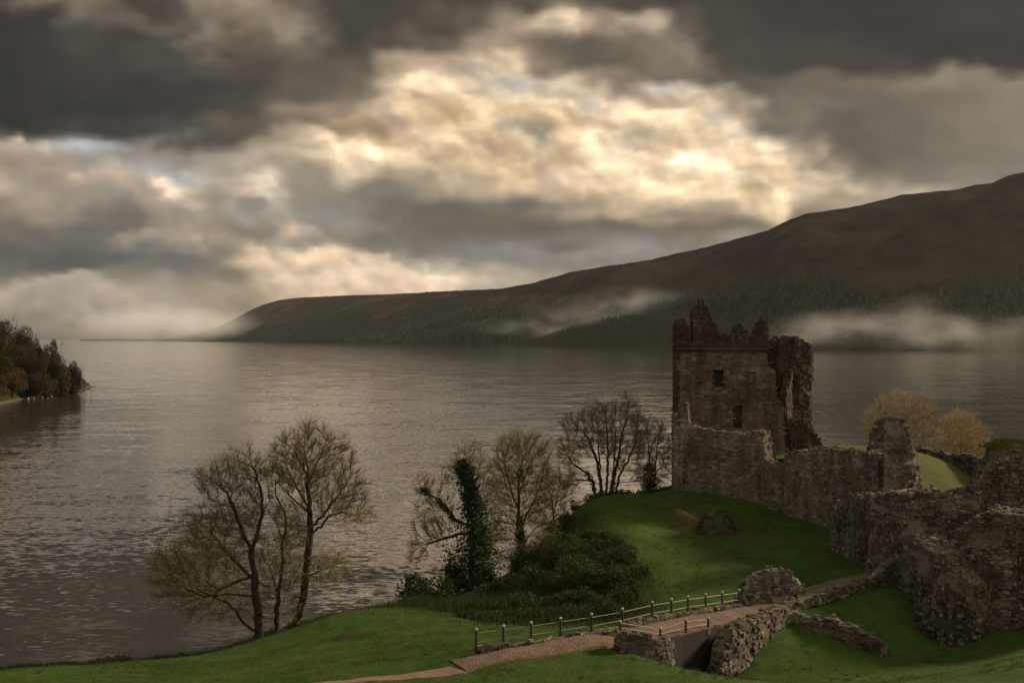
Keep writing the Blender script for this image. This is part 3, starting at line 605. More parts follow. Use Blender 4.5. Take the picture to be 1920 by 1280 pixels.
# ================================================================== masonry
CUBE_F = np.array([(0, 1, 3, 2), (4, 6, 7, 5), (0, 4, 5, 1), (2, 3, 7, 6), (0, 2, 6, 4), (1, 5, 7, 3)])
CUBE_V = np.array([[(i, j, k) for k in (-1, 1)] for i in (-1, 1) for j in (-1, 1)], float).reshape(8, 3)
def masonry(mb, plan, thick, seed, sw=0.42, sh=0.2, proud=0.05, rough=0.06, jag=0.22, jag_len=0.7, res=0.22, openings=(), taper=0.2, back=True, bulge=0.0, px=True, fill=1.0, tops=True):
    """ruined wall. plan: (photo px, depth, base row, top row) along its foot, turned into world points here.
       A rough core sheet on both faces and over the top, then every face stone as a small uneven block."""
    g = np.random.default_rng(seed)
    A = np.array([(Xof(p, d), d, Zof(b, d), Zof(t, d)) for p, d, b, t in plan]) if px else np.array(plan, float)
    seg = np.hypot(np.diff(A[:, 0]), np.diff(A[:, 1])); S = np.concatenate([[0], np.cumsum(np.maximum(seg, 1e-3))]); L = S[-1]
    ns = max(int(L / res), 3) + 1; s = np.linspace(0, L, ns)
    ip = lambda q, c: np.interp(q, S, A[:, c])
    def prof(q):
        k = np.floor(q / jag_len).astype(int); r = np.random.default_rng(seed + 99).uniform(-1, 1, 4000)
        return ip(q, 3) + jag * (0.6 * r[k % 4000] + 0.8 * fbm(q / 0.9, np.full_like(q, seed * 1.7), 0.0, 3, seed))
    smoo = lambda q: np.interp(q, s, np.convolve(np.pad(ip(s, 3), 3, 'edge'), np.ones(7) / 7, 'valid'))
    P = np.stack([ip(s, 0), ip(s, 1)], 1); T = np.gradient(P, axis=0)
    k = 5; T = np.stack([np.convolve(np.pad(T[:, i], k, 'edge'), np.ones(2 * k + 1), 'valid') for i in (0, 1)], 1); T /= np.linalg.norm(T, axis=1)[:, None] + 1e-9
    Nn = np.stack([T[:, 1], -T[:, 0]], 1)
    if (Nn * -P).sum() < 0: Nn = -Nn                      # front = towards the camera
    zb, zt = ip(s, 2), np.maximum(prof(s), ip(s, 2) + 0.1)
    nt = max(int((zt - zb).max() / res), 3) + 1; t = np.linspace(0, 1, nt)
    Z = zb[None] + t[:, None] * (zt - zb)[None]; Sg = np.broadcast_to(s, Z.shape)
    def off(sq, zq):                                      # how far the front face bulges at a place on the wall
        return bulge * fbm(sq / 2.6, zq / 2.6, seed * 0.37, 3, seed) + rough * fbm(sq / 0.5, zq / 0.35, seed * 0.61, 3, seed + 3)
    def inop(sq, zq):
        r = np.zeros(np.shape(sq))
        for (a, b, c, d, dep) in openings: r = np.where((sq > a) & (sq < b) & (zq > c) & (zq < d), dep, r)
        return r
    hw = 0.5 * thick * (1 - taper * t[:, None] ** 2)
    fo = hw + off(Sg, Z) - inop(Sg, Z) - proud * 0.6; bo = -hw - (off(Sg + 31, Z))
    fr = np.stack([P[:, 0] + Nn[:, 0] * fo, P[:, 1] + Nn[:, 1] * fo, Z], -1)
    bk = np.stack([P[:, 0] + Nn[:, 0] * bo, P[:, 1] + Nn[:, 1] * bo, Z], -1)
    V = np.concatenate([fr, 0.5 * (fr[-1:] + bk[-1:]) + [0, 0, 0.05], bk[::-1]]); mb.add(V, grid_faces(len(V), ns))
    for e in (0, -1): 
        ring = V[:, e]; h = len(t); q = [(i, i + 1, len(V) - 2 - i, len(V) - 1 - i) for i in range(h)]; mb.add(ring, q)
    # face stones
    rows = []
    ztop = zt.max(); z = zb.min()
    while z < ztop + 0.1:
        hcur = sh * g.uniform(0.6, 1.6); q = g.uniform(0, sw)
        while q < L:
            wcur = sw * g.uniform(0.4, 2.0); rows.append((q + wcur / 2, z + hcur / 2 + g.normal(0, sh * 0.12), wcur, hcur)); q += wcur
        z += hcur
    Rw = np.array(rows); Rw = Rw[Rw[:, 0] < L]
    zbq, ztq = np.interp(Rw[:, 0], s, zb), np.interp(Rw[:, 0], s, zt)
    keep = (Rw[:, 1] > zbq) & (Rw[:, 1] < ztq + sh * 0.2) & (inop(Rw[:, 0], Rw[:, 1]) == 0) & (g.uniform(0, 1, len(Rw)) < fill) & ((proud < .08) | (fbm(Rw[:, 0] / 1.7, Rw[:, 1] / 1.7, seed * 1.3, 3, seed + 7) > -.20)); Rw = Rw[keep]; zbq = zbq[keep]; ztq = ztq[keep]
    def blocks(c, w, dd, h, tan, nor, jit):
        m = len(c); v = CUBE_V[None] * np.stack([w, dd, h], 1)[:, None] * 0.5 * g.uniform(1 - jit, 1 + jit * 0.4, (m, 8, 3))
        a = g.normal(0, 0.05, m); ca, sa = np.cos(a)[:, None], np.sin(a)[:, None]
        vx, vz = v[..., 0] * ca - v[..., 2] * sa, v[..., 0] * sa + v[..., 2] * ca
        out = np.stack([c[:, 0:1] + vx * tan[:, 0:1] + v[..., 1] * nor[:, 0:1], c[:, 1:2] + vx * tan[:, 1:2] + v[..., 1] * nor[:, 1:2], c[:, 2:3] + vz], -1)
        mb.add(out, (CUBE_F[None] + np.arange(m)[:, None, None] * 8).reshape(-1, 4))
    def at(q, zq, face):
        i = np.interp(q, s, np.arange(ns)); i0 = np.clip(i.astype(int), 0, ns - 1)
        tt = np.clip((zq - np.interp(q, s, zb)) / np.maximum(np.interp(q, s, zt - zb), .1), 0, 1); h = 0.5 * thick * (1 - taper * tt ** 2)
        o = (h + off(q, zq)) if face > 0 else (-h - off(q + 31, zq))
        n_ = Nn[i0]; c = np.stack([np.interp(q, s, P[:, 0]) + n_[:, 0] * o, np.interp(q, s, P[:, 1]) + n_[:, 1] * o, zq], 1)
        return c, T[i0], n_
    if len(Rw):
        c, tn, nn = at(Rw[:, 0], Rw[:, 1], 1)
        m = len(Rw); c[:, :2] += nn * (g.uniform(-1, 1, m) * proud * 0.7 - 0.06)[:, None]
        blocks(c, Rw[:, 2] * 0.97, np.full(m, 0.2), Rw[:, 3] * 0.95, tn, nn, 0.16)
    if tops:                                              # loose stones along the broken top and the broken ends
        m = int(L / sw * max(thick, .4) / 0.45) + 2; q = g.uniform(0, L, m); zq = np.interp(q, s, zt) + g.uniform(-0.12, 0.10, m)
        i0 = np.clip(np.interp(q, s, np.arange(ns)).astype(int), 0, ns - 1); o = g.uniform(-0.48, 0.5, m) * thick * (1 - taper)
        c = np.stack([np.interp(q, s, P[:, 0]) + Nn[i0, 0] * o, np.interp(q, s, P[:, 1]) + Nn[i0, 1] * o, zq], 1)
        blocks(c, sw * g.uniform(.5, 1.15, m), sw * g.uniform(.5, 1.1, m), sh * g.uniform(.7, 1.9, m), T[i0], Nn[i0], 0.3)
        for e in (0, ns - 1):
            hh = zt[e] - zb[e]; m = int(hh * thick / (sw * sh) * 0.8) + 1; zq = g.uniform(zb[e], zt[e], m); o = g.uniform(-.45, .45, m) * thick
            c = np.stack([P[e, 0] + Nn[e, 0] * o, P[e, 1] + Nn[e, 1] * o, zq], 1); c[:, :2] += T[e] * (g.uniform(-0.05, 0.12, m) * (1 if e else -1))[:, None]
            blocks(c, np.full(m, sw * .6), sw * g.uniform(.5, 1.1, m), sh * g.uniform(.7, 1.5, m), np.repeat(T[e:e + 1], m, 0), np.repeat(Nn[e:e + 1], m, 0), 0.3)
def wall(name, label, cat, plan, mat, group=None, **kw):
    b = MB(); d = plan[0][1]; masonry(b, plan, **kw)
    return tag(b.build(name, mat, org=W(plan[0][0], plan[0][2], d)), label, cat, group)

def build_tower():
    o = W(1350, 880, 108); root = tag(empty('castle_tower', o), 'tall ruined brown stone keep with jagged battlements and one side fallen away', 'tower')
    def part(name, mat, parent=root, **kw):
        b = MB()
        for a in kw.pop('runs'): masonry(b, **{**kw, **a})
        ob = b.build(name, mat, org=o); ob.parent = parent; ob.location = (0, 0, 0); return ob
    f = 107.0; s_of = lambda p: (p - 1272) / F * f
    zz = lambda y: Zof(y, f)
    part('wall', M['tower'], runs=[
        dict(plan=[(1272,f,895,655),(1300,f,895,655),(1433,f,895,655),(1434.5,f,895,688),(1446,f,895,697),(1450,f,895,724),(1453,f,895,750),(1463,f,895,767),(1466,f,895,803),(1469,f,895,868),(1471,f,895,880)],
             thick=2.0, seed=3, sw=0.5, sh=0.21, proud=0.035, rough=0.03, jag=0.10, res=0.14, taper=0.0,
             openings=[(s_of(1334), s_of(1355), zz(726), zz(693), .9), (s_of(1399), s_of(1411), zz(715), zz(698), .35), (s_of(1371), s_of(1387), zz(803), zz(759), .8)]),
        dict(plan=[(19.9,107.6,6,Zof(655,107)),(20.9,112,6,Zof(652,107)),(22.2,118.5,6,Zof(655,107))], px=False, thick=1.8, seed=4, jag=0.3, taper=0),
        dict(plan=[(22.2,118.5,6,24),(27,118.6,6,24.1),(31.0,118.6,6,23.8)], px=False, thick=1.8, seed=5, jag=0.4, taper=0)])
    part('ruined_flank', M['shade_brown'], runs=[
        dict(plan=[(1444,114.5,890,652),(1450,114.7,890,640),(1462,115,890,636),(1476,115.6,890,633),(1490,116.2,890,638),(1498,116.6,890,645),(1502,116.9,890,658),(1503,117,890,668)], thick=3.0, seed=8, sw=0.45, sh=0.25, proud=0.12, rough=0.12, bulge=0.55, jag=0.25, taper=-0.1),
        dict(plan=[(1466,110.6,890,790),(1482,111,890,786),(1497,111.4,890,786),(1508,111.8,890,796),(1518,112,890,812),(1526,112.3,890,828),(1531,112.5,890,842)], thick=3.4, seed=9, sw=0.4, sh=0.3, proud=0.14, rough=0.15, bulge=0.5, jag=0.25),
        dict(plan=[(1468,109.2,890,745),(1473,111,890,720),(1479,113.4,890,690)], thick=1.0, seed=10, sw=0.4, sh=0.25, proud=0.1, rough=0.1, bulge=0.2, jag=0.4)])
    # string course, then what is left of the battlements above it
    b = MB()
    for z0, z1, pr in ((659, 655.5, .16), (655, 650, .32), (649.5, 643, .46)):
        x0, x1, y0, y1 = Xof(1271 - pr * 15, f), Xof(1435 + pr * 3, f), f - 1.0 - pr, f + 1.2
        nx = 44; xs = np.linspace(x0, x1, nx); za, zb = zz(z0), zz(z1)
        jj = 0.05 * fbm(xs * 1.7, xs * 0 + z0, 0, 3, 4)
        ring = np.stack([np.stack([xs, np.full(nx, y1), np.full(nx, za)], 1), np.stack([xs, y0 + jj, np.full(nx, za)], 1), np.stack([xs, y0 + jj, zb + jj], 1), np.stack([xs, np.full(nx, y1), zb + jj], 1)])
        b.add(ring, grid_faces(4, nx))
        for e in (0, -1): b.add(ring[:, e], [(0, 1, 2, 3)])
    c = b.build('cornice', M['shade_brown'], org=o); c.parent = root; c.location = (0, 0, 0)
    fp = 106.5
    part('battlement', M['shade_brown'], runs=[dict(plan=[(1264.5,fp,652,607),(1268,fp,652,602),(1275,fp,652,599),(1279,fp,652,597),(1282,fp,652,602),(1287,fp,652,608),(1291,fp,652,618),(1292.5,fp,652,645),(1340,fp,652,645),(1345,fp,652,630),(1358,fp,652,626),(1371,fp,652,629),(1374,fp,652,616),(1383,fp,652,609),(1391,fp,652,611),(1398,fp,652,620),(1404,fp,652,631),(1408.5,fp,652,634),(1410,fp,652,622),(1419,fp,652,607),(1426,fp,652,598),(1436,fp,652,597.5),(1436.6,fp,652,600)],
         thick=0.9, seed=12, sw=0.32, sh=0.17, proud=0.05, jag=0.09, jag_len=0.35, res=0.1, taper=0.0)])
    part('battlement', M['shade_brown'], runs=[dict(plan=[(22.3,117.5,23.5,25.0),(25,117.6,23.5,24.5),(28,117.6,23.5,25.6),(30.5,117.6,23.5,24.2)], px=False, thick=0.9, seed=14, jag=0.6)])
    ch = part('chimney', M['shade_brown'], runs=[dict(plan=[(1297.5,107.2,652,585),(1298.5,107.2,652,582),(1300.5,107.2,652,575),(1309.5,107.2,652,573),(1310.5,107.2,652,564),(1316.5,107.2,652,564),(1317,107.2,652,571),(1322.5,107.2,652,572),(1323.5,107.2,652,581),(1326,107.2,652,583),(1327.5,107.3,652,594),(1331,107.3,652,597),(1333,107.3,652,604),(1338,107.4,652,607),(1341,107.5,652,617),(1345,107.5,652,622),(1347,107.5,652,632)], thick=1.3, seed=16, sw=0.3, sh=0.16, proud=0.04, rough=0.03, jag=0.03, jag_len=0.3, res=0.09, taper=0.0)])
    b = MB(); masonry(b, plan=[(1318.2,107.1,576,559),(1319,107.1,576,558.6),(1320,107.1,576,560)], thick=0.16, seed=17, sw=0.12, sh=0.12, proud=0.01, rough=0.01, jag=0.02, res=0.06, tops=False)
    p = b.build('finial', M['tower'], org=o); p.parent = ch; p.location = (0, 0, 0)
    # the three openings: near-black slabs paint in the inside shade of two, the tall one still glazed
    for (a, bb, t, u, dep, mt, nm, inner) in ((1334,1355,693,726,.84,'unlit','window',False), (1399,1411,698,715,.30,'stone','blocked_window',False), (1371,1387,759,803,.72,'unlit','window',True)):
        q = MB(); y = f - 1.0 + dep - 0.03
        q.add([(Xof(a - 1, f), y, zz(u + 1)), (Xof(bb + 1, f), y, zz(u + 1)), (Xof(bb + 1, f), y, zz(t - 1)), (Xof(a - 1, f), y, zz(t - 1)), (Xof(a - 1, f), y + .06, zz(u + 1)), (Xof(bb + 1, f), y + .06, zz(u + 1)), (Xof(bb + 1, f), y + .06, zz(t - 1)), (Xof(a - 1, f), y + .06, zz(t - 1))],
              [(0, 1, 2, 3), (4, 7, 6, 5), (0, 4, 5, 1), (1, 5, 6, 2), (2, 6, 7, 3), (3, 7, 4, 0)])
        wv = q.build(nm, M[mt], org=o); wv.parent = root; wv.location = (0, 0, 0)
        if inner:
            q = MB(); y -= 0.12; x0, x1, z0, z1 = Xof(1372.5, f), Xof(1385.5, f), zz(791), zz(761)
            q.add([(x0, y, z0), (x1, y, z0), (x1, y, z1), (x0, y, z1), (x0, y + .04, z0), (x1, y + .04, z0), (x1, y + .04, z1), (x0, y + .04, z1)], [(0, 1, 2, 3), (4, 7, 6, 5), (0, 4, 5, 1), (1, 5, 6, 2), (2, 6, 7, 3), (3, 7, 4, 0)])
            pv = q.build('pane', M['glass'], org=o); pv.parent = wv; pv.location = (0, 0, 0)
build_tower()

def build_walls():
    S = dict(sw=0.36, sh=0.19)
    wall('curtain_wall', 'brown stone curtain wall standing before the keep, with a broken stub at its corner', 'wall',
         [(1262.5,101,930,782),(1264,101,930,775),(1275.5,101,930,776),(1276,100.8,930,756),(1279,100.8,930,751),(1292,100.6,930,755),(1293,100.5,930,786),(1298,100.4,932,797),(1318,100,934,803),(1340,99.6,936,809),(1352,99.4,938,806),(1362,99.2,940,812),(1385,98.6,945,809),(1398,98.2,948,814),(1418,97.6,955,807),(1432,97.2,962,808),(1437.5,97,966,811),(1439,96.9,966,832),(1441,96.8,966,838),(1442,96.7,966,862)],
         M['stone'], thick=1.5, seed=21, proud=0.05, rough=0.05, bulge=0.12, jag=0.22, taper=0.0, res=0.2,
         openings=[(1.35, 1.95, Zof(906, 101), Zof(862, 101), .35)], **S)
    wall('curtain_wall', 'long grey curtain wall above the turf slope, running from the keep to the gatehouse ruin', 'wall',
         [(1438,96.4,968,868),(1446,95.8,972,862),(1466,94.6,980,872),(1474,94,982,880),(1482,93.4,985,858),(1492,92.6,990,846),(1520,90.8,998,843),(1550,88.8,1008,841),(1585,86.4,1022,844),(1610,85,1032,847),(1640,83,1040,850),(1664,81.6,1048,851)],
         M['stone'], thick=1.5, seed=22, proud=0.06, rough=0.05, bulge=0.15, jag=0.16, taper=0.0, res=0.22,
         openings=[(15.9, 17.4, Zof(932, 83), Zof(862, 83), .7)], **S)
    wall('buttress', 'tall tapering spur of broken wall between the curtain wall and the grass bank', 'wall',
         [(1661,79.6,945,792),(1664,79.5,945,784),(1672,79.3,945,781),(1685,79.1,945,783),(1690,79.4,945,800),(1698,79.9,945,832),(1706,80.4,945,868),(1714,80.9,945,905),(1719,81.2,945,930)],
         M['stone'], thick=1.6, seed=23, proud=0.12, rough=0.10, bulge=0.25, jag=0.15, jag_len=0.4, taper=0.1, res=0.2, sw=0.34, sh=0.2)
    wall('arch_stub', 'dark broken arch stub leaning on the tall spur of wall', 'wall',
         [(1629,87,848,836),(1634,86.9,848,820),(1640,86.8,848,800),(1645,86.7,848,788),(1652,86.5,848,783),(1664,86.2,848,781),(1670,86,848,782)],
         M['rubble'], thick=1.4, seed=24, proud=0.12, rough=0.12, bulge=0.25, jag=0.15, taper=0.1, sw=0.4, sh=0.24)
    kw = dict(proud=0.13, rough=0.16, sw=0.27, sh=0.165)
    root = tag(empty('gatehouse_ruin', W(1720, 1090, 68)), 'massive grey rubble ruin of the gatehouse with a bulging pier at its foot', 'ruin')
    def part(name, mat, plans, **k):
        b = MB(); [masonry(b, **{**k, **p}) for p in plans]; ob = b.build(name, mat, org=root.location); ob.parent = root; ob.location = (0, 0, 0)
    part('wall', M['rubble'], [dict(plan=[(1587,79.4,1050,985),(1590,79,1052,955),(1598,78.2,1056,938),(1612,77,1062,925),(1630,75,1070,926),(1648,73,1080,932),(1662,71.5,1090,926)], seed=31, jag=0.2),
        dict(plan=[(1656,71.2,1100,930),(1680,70,1105,921),(1705,69,1110,917),(1735,68.2,1112,920),(1760,67.6,1112,928),(1785,67.2,1112,920),(1810,66.8,1112,916),(1828,66.4,1112,908),(1840,66.2,1112,900)], seed=32, jag=0.28)], thick=3.0, bulge=0.45, taper=0.1, **kw)
    part('fallen_pier', M['rubble'], [dict(plan=[(1676,70,1095,1050),(1690,68.2,1105,1030),(1708,66,1118,1018),(1726,63.8,1140,1012),(1744,61.4,1170,1015),(1762,59.4,1205,1030),(1780,58.6,1216,1036),(1797,58.8,1210,1030),(1813,60.2,1180,1040)], seed=33, jag=0.45),
        dict(plan=[(1752,58.6,1205,1150),(1762,57.8,1210,1118),(1776,57.3,1218,1100),(1792,57.6,1214,1112),(1803,58,1206,1140)], seed=34, jag=0.3)], thick=2.8, bulge=0.8, taper=0.35, **kw)
    wall('ruined_wall', 'huge grey rubble wall with a rounded shoulder at the frame edge, right of the gatehouse pier', 'ruin',
         [(1811,61.8,1165,1060),(1814,61.6,1165,1025),(1820,61.4,1170,1000),(1830,61.1,1175,975),(1845,60.8,1178,962),(1868,60.4,1180,960),(1900,60,1182,958),(1935,59.5,1184,956),(1990,59,1186,960)],
         M['rubble'], thick=3.5, seed=36, bulge=0.4, taper=0.15, jag=0.2, **kw)
    wall('ruined_wall', 'tall shadowed wall behind the rounded rubble wall, with turf growing on its top', 'ruin',
         [(1826,69.5,985,902),(1833,69.4,985,898),(1845,69.3,990,872),(1860,69.2,990,860),(1863,69.1,990,841),(1880,69,990,835),(1910,68.8,990,834),(1950,68.5,990,836),(2010,68,990,840)],
         M['rubble'], thick=4.0, seed=37, bulge=0.45, taper=0.05, jag=0.16, **kw)
    wall('rear_wall', 'low broken wall running behind the grass bank below the golden trees', 'wall',
         [(1690,98,852,838),(1730,97,858,840),(1765,95.5,878,846),(1800,93.5,905,853),(1830,91.5,925,858),(1866,89,935,862)],
         M['rubble'], thick=1.2, seed=38, bulge=0.2, taper=0.1, jag=0.22, **kw)
    wall('parapet_wall', 'knee high stone wall edging the path between the bridge and the gatehouse ruin', 'wall',
         [(1448,56.6,1152,1140),(1480,57.8,1144,1130),(1510,58.8,1136,1121),(1545,60,1126,1110),(1585,61.6,1114,1098),(1620,63,1106,1086),(1648,64.2,1098,1069),(1665,64.8,1094,1052),(1690,65.4,1090,1040)],
         M['rubble'], thick=0.7, seed=39, bulge=0.12, taper=0.1, jag=0.12, proud=0.08, rough=0.08, sw=0.3, sh=0.16)
    wall('low_wall', 'low ruined footing crossing the dark grass hollow below the path', 'wall',
         [(1462,56.6,1178,1146),(1490,56.2,1185,1148),(1530,55.6,1192,1156),(1570,55,1202,1163),(1605,54.4,1212,1174),(1630,54,1222,1188),(1650,53.6,1232,1205),(1664,53.3,1236,1220)],
         M['rubble'], thick=0.9, seed=40, bulge=0.2, taper=0.2, jag=0.15, proud=0.1, rough=0.1, sw=0.3, sh=0.17)
    wall('wall_fragment', 'humped dome of rubble masonry beside the path at the far end of the bridge railing', 'ruin',
         [(1389,58.6,1142,1124),(1394,58.7,1142,1104),(1405,58.9,1141,1089),(1420,59.1,1141,1077),(1438,59.3,1141,1069),(1456,59.5,1140,1066),(1472,59.7,1139,1070),(1486,59.9,1138,1081),(1496,60.1,1137,1097),(1503,60.3,1136,1116)],
         M['rubble'], thick=1.6, seed=41, bulge=0.25, taper=0.35, jag=0.08, proud=0.09, rough=0.08, sw=0.28, sh=0.17)
    wall('rubble_heap', 'grey lump of fallen masonry half buried in the turf slope below the curtain wall', 'ruin',
         [(1304,88.4,1012,1000),(1311,88.2,1012,984),(1321,88,1012,968),(1336,88,1012,957),(1352,88,1010,958),(1364,88.2,1008,970),(1372,88.4,1006,986),(1378,88.6,1004,1000)],
         M['mossy'], thick=2.6, seed=42, bulge=0.4, taper=0.5, jag=0.1, proud=0.12, rough=0.1, sw=0.36, sh=0.25)
build_walls()

# turf on the wall top
def turf_cap():
    k, mrow = 70, 16; px = np.linspace(1864, 2008, k); DD = np.linspace(67.0, 71.0, mrow); PX, D = np.meshgrid(px, DD); X = (PX - 960) / F * 69; u = (D - 67.0) / 4
    i = np.arange(k); e = np.clip(i / 9, 0, 1)[None] * np.clip(1 - (2 * u - 1) ** 4, 0, 1); z0 = Zof(835, 69)
    Z = z0 - 0.30 + 0.55 * np.sqrt(e) + 0.16 * fbm(X, D, 1.0, 3, 2) * e
    b = MB(); b.add(np.stack([X, D, Z], -1), grid_faces(mrow, k)); g = np.random.default_rng(8)
    q = g.integers(0, k * mrow, 5000); P = np.stack([X.ravel()[q] + g.normal(0, .06, 5000), D.ravel()[q] + g.normal(0, .15, 5000), Z.ravel()[q]], 1); h = g.uniform(.08, .24, 5000); a = g.uniform(0, 6.3, 5000); w = np.stack([np.cos(a), np.sin(a), 0 * a], 1) * .02
    b.add(np.stack([P - w, P + w, P + np.stack([g.normal(0, .06, 5000), g.normal(0, .06, 5000), h], 1)], 1), np.arange(15000).reshape(5000, 3))
    tag(b.build('turf', M['inner_grass'], org=(X[0, 0], 67.0, z0)), 'shaggy green turf growing over the top of the tall shadowed wall', 'turf')
turf_cap()

# ------------------------------------------------------------------ path, bridge and railings
def strip(name, rows, mat, kind=None, lift=0.03, res=14, thick=0.0, parent=None, drape=False):
    """rows: pairs of world points (left edge, right edge) along the way"""
    A = np.array([r[0] for r in rows]); B = np.array([r[1] for r in rows]); n0 = len(A); m = (n0 - 1) * 12 + 1
    q = np.linspace(0, n0 - 1, m); ip = lambda C: np.stack([np.interp(q, np.arange(n0), C[:, i]) for i in range(3)], 1); A, B = ip(A), ip(B)
    w = np.linspace(0, 1, res)[None, :, None]; V = A[:, None] * (1 - w) + B[:, None] * w
    e = 0.26 * fbm(V[..., 0] * 1.3, V[..., 1] * 1.3, 0.0, 3, 12); d = (B - A); d[:, 2] = 0; d /= np.linalg.norm(d, axis=1)[:, None] + 1e-9
    wob = np.abs(w[..., 0] - 0.5) * 2; V = V + d[:, None] * (e * wob ** 4)[..., None]
    if drape: V[..., 2] = ground_z(V[..., 0], V[..., 1]) + ground_bumps(V[..., 0], V[..., 1])
    V[..., 2] += lift + 0.04 * fbm(V[..., 0], V[..., 1], 0.5, 3, 8) * (1 - wob ** 4) - 0.10 * (wob > .99) * (1 if drape else 0)
    b = MB(); b.add(V, grid_faces(m, res))
    if thick:
        lo = V - [0, 0, thick]; b.add(lo, grid_faces(m, res, True))
        for c in (0, res - 1): b.add(np.stack([V[:, c], lo[:, c]]), grid_faces(2, m))
        for c in (0, m - 1): b.add(np.stack([V[c], lo[c]]), grid_faces(2, res))
    return b.build(name, mat, parent, smooth=False)
FAR = [(893,1221,43),(944,1214,43.8),(996,1207,44.6),(1051,1198,45.6),(1109,1189,46.8),(1167,1178,48.2),(1223,1164,50),(1259,1158,51.2),(1290,1152,52.4),(1323,1147,53.8),(1354,1142,55.2),(1386,1137,56.6)]
FARW = [W(*p) for p in FAR]
NEAR_E = {0: (935,1253,41.8), 1: (985,1243,42.3), 2: (1040,1233,42.9), 3: (1095,1225,43.5), 4: (1140,1220,44.0), 5: (1185,1212,45.2), 6: (1240,1198,47.3), 7: (1282,1190,48.6), 8: (1318,1181,50.0), 9: (1350,1172,51.6), 10: (1385,1160,53.6), 11: (1430,1146,55.8)}
rows = []
for i in range(6):
    a = FARW[i] + np.array([0.0, 0.25, 0]); b_ = W(*NEAR_E[i]); rows.append((a, b_))
lead = [(W(842,1243,42.4), W(878,1266,40.9)), (W(868,1232,42.7), W(905,1259,41.3))]
p1 = strip('path', lead + rows, M['path'], lift=0.05, drape=True); tag(p1, 'brown trodden path climbing to the bridge', None, None, 'structure')
p2 = strip('path', [(W(500,1285,40.2), W(500,1302,39.6)), (W(620,1279,40.4), W(640,1290,39.8)), (W(740,1269,40.9), W(760,1280,40.3)), (W(838,1254,41.7), W(880,1268,40.8))], M['redpath'], lift=0.045, drape=True); tag(p2, 'reddish path joining the bridge approach', None, None, 'structure')
p3_ = strip('path', [(W(1384,1136,56.8), W(1432,1145,55.9)), (W(1440,1122,59.6), W(1470,1132,57.6)), (W(1500,1102,63.2), W(1520,1116,60)), (W(1560,1089,66), W(1585,1097,62.6)), (W(1632,1075,69), W(1650,1080,65.3)), (W(1680,1062,72), W(1700,1066,68))], M['path'], lift=0.06, drape=True); tag(p3_, 'brown path leading from the bridge to the gatehouse', None, None, 'structure')

def build_bridge():
    o = W(1280, 1170, 50); root = tag(empty('footbridge', o), 'brown surfaced footbridge crossing the ditch on stone abutments', 'bridge')
    dk = strip('deck', [(FARW[i] + np.array([0, .25, 0]), W(*NEAR_E[i])) for i in range(5, 12)], M['path'], lift=0.07, thick=0.32)
    dk.data.transform(__import__('mathutils').Matrix.Translation(-Vector(o))); dk.parent = root
    def part(name, mat, **k):
        b = MB(); masonry(b, **k); ob = b.build(name, mat, org=o); ob.parent = root; ob.location = (0, 0, 0)
    kw = dict(proud=0.08, rough=0.08, sw=0.3, sh=0.15, jag=0.1)
    part('abutment', M['rubble'], plan=[(1158,44.0,1232,1184),(1166,44.0,1236,1183),(1185,44.1,1244,1187),(1205,44.3,1250,1192),(1225,44.6,1254,1196),(1243,45.0,1256,1200),(1250,45.8,1256,1204)], thick=0.7, seed=51, bulge=0.1, taper=0.1, **kw)
    part('pier', M['rubble'], plan=[(1342,48.9,1262,1240),(1346,49.0,1262,1222),(1354,49.4,1262,1202),(1366,50.0,1260,1184),(1380,50.8,1250,1171),(1400,52.1,1228,1160),(1425,53.7,1204,1150),(1450,55.2,1184,1141),(1472,56.3,1168,1138)], thick=0.9, seed=52, bulge=0.25, taper=0.15, **kw)
    part('shade_wall', M['rubble'], plan=[(1168,48.8,1230,1184),(1223,50.5,1225,1170),(1290,52.9,1215,1158),(1354,55.6,1205,1148),(1388,57,1200,1143)], thick=0.5, seed=53, bulge=0.08, taper=0.0, tops=False, **kw)  # far-side wall under the deck, added to keep the gap dark
    b = MB(); pts = [W(1250,1196,46.6), W(1282,1191,48.0), W(1318,1182,49.4), W(1350,1173,51.0)]
    for i in range(3):
        a, c = pts[i], pts[i + 1]; q = []
        for p in (a, c):
            for dy in (0.35, 0.47):
                for z in (p[2] - 3.4, p[2] - 0.12): q.append((p[0], p[1] + dy, z))
        b.add(q, [(0, 4, 5, 1), (2, 3, 7, 6), (1, 5, 7, 3), (0, 2, 6, 4), (0, 1, 3, 2), (4, 6, 7, 5)])
    ob = b.build('side_board', M['plank'], org=o); ob.parent = root; ob.location = (0, 0, 0)
    part('kerb', M['rubble'], plan=[(900,42.95,1224,1216),(1000,44.4,1209,1202),(1110,46.6,1191,1184),(1167,48.0,1179,1173),(1223,49.8,1166,1159),(1290,52.2,1154,1147),(1386,56.4,1138,1132)], thick=0.28, seed=54, bulge=0.05, taper=0.0, proud=0.05, rough=0.05, sw=0.35, sh=0.12, jag=0.06)
build_bridge()

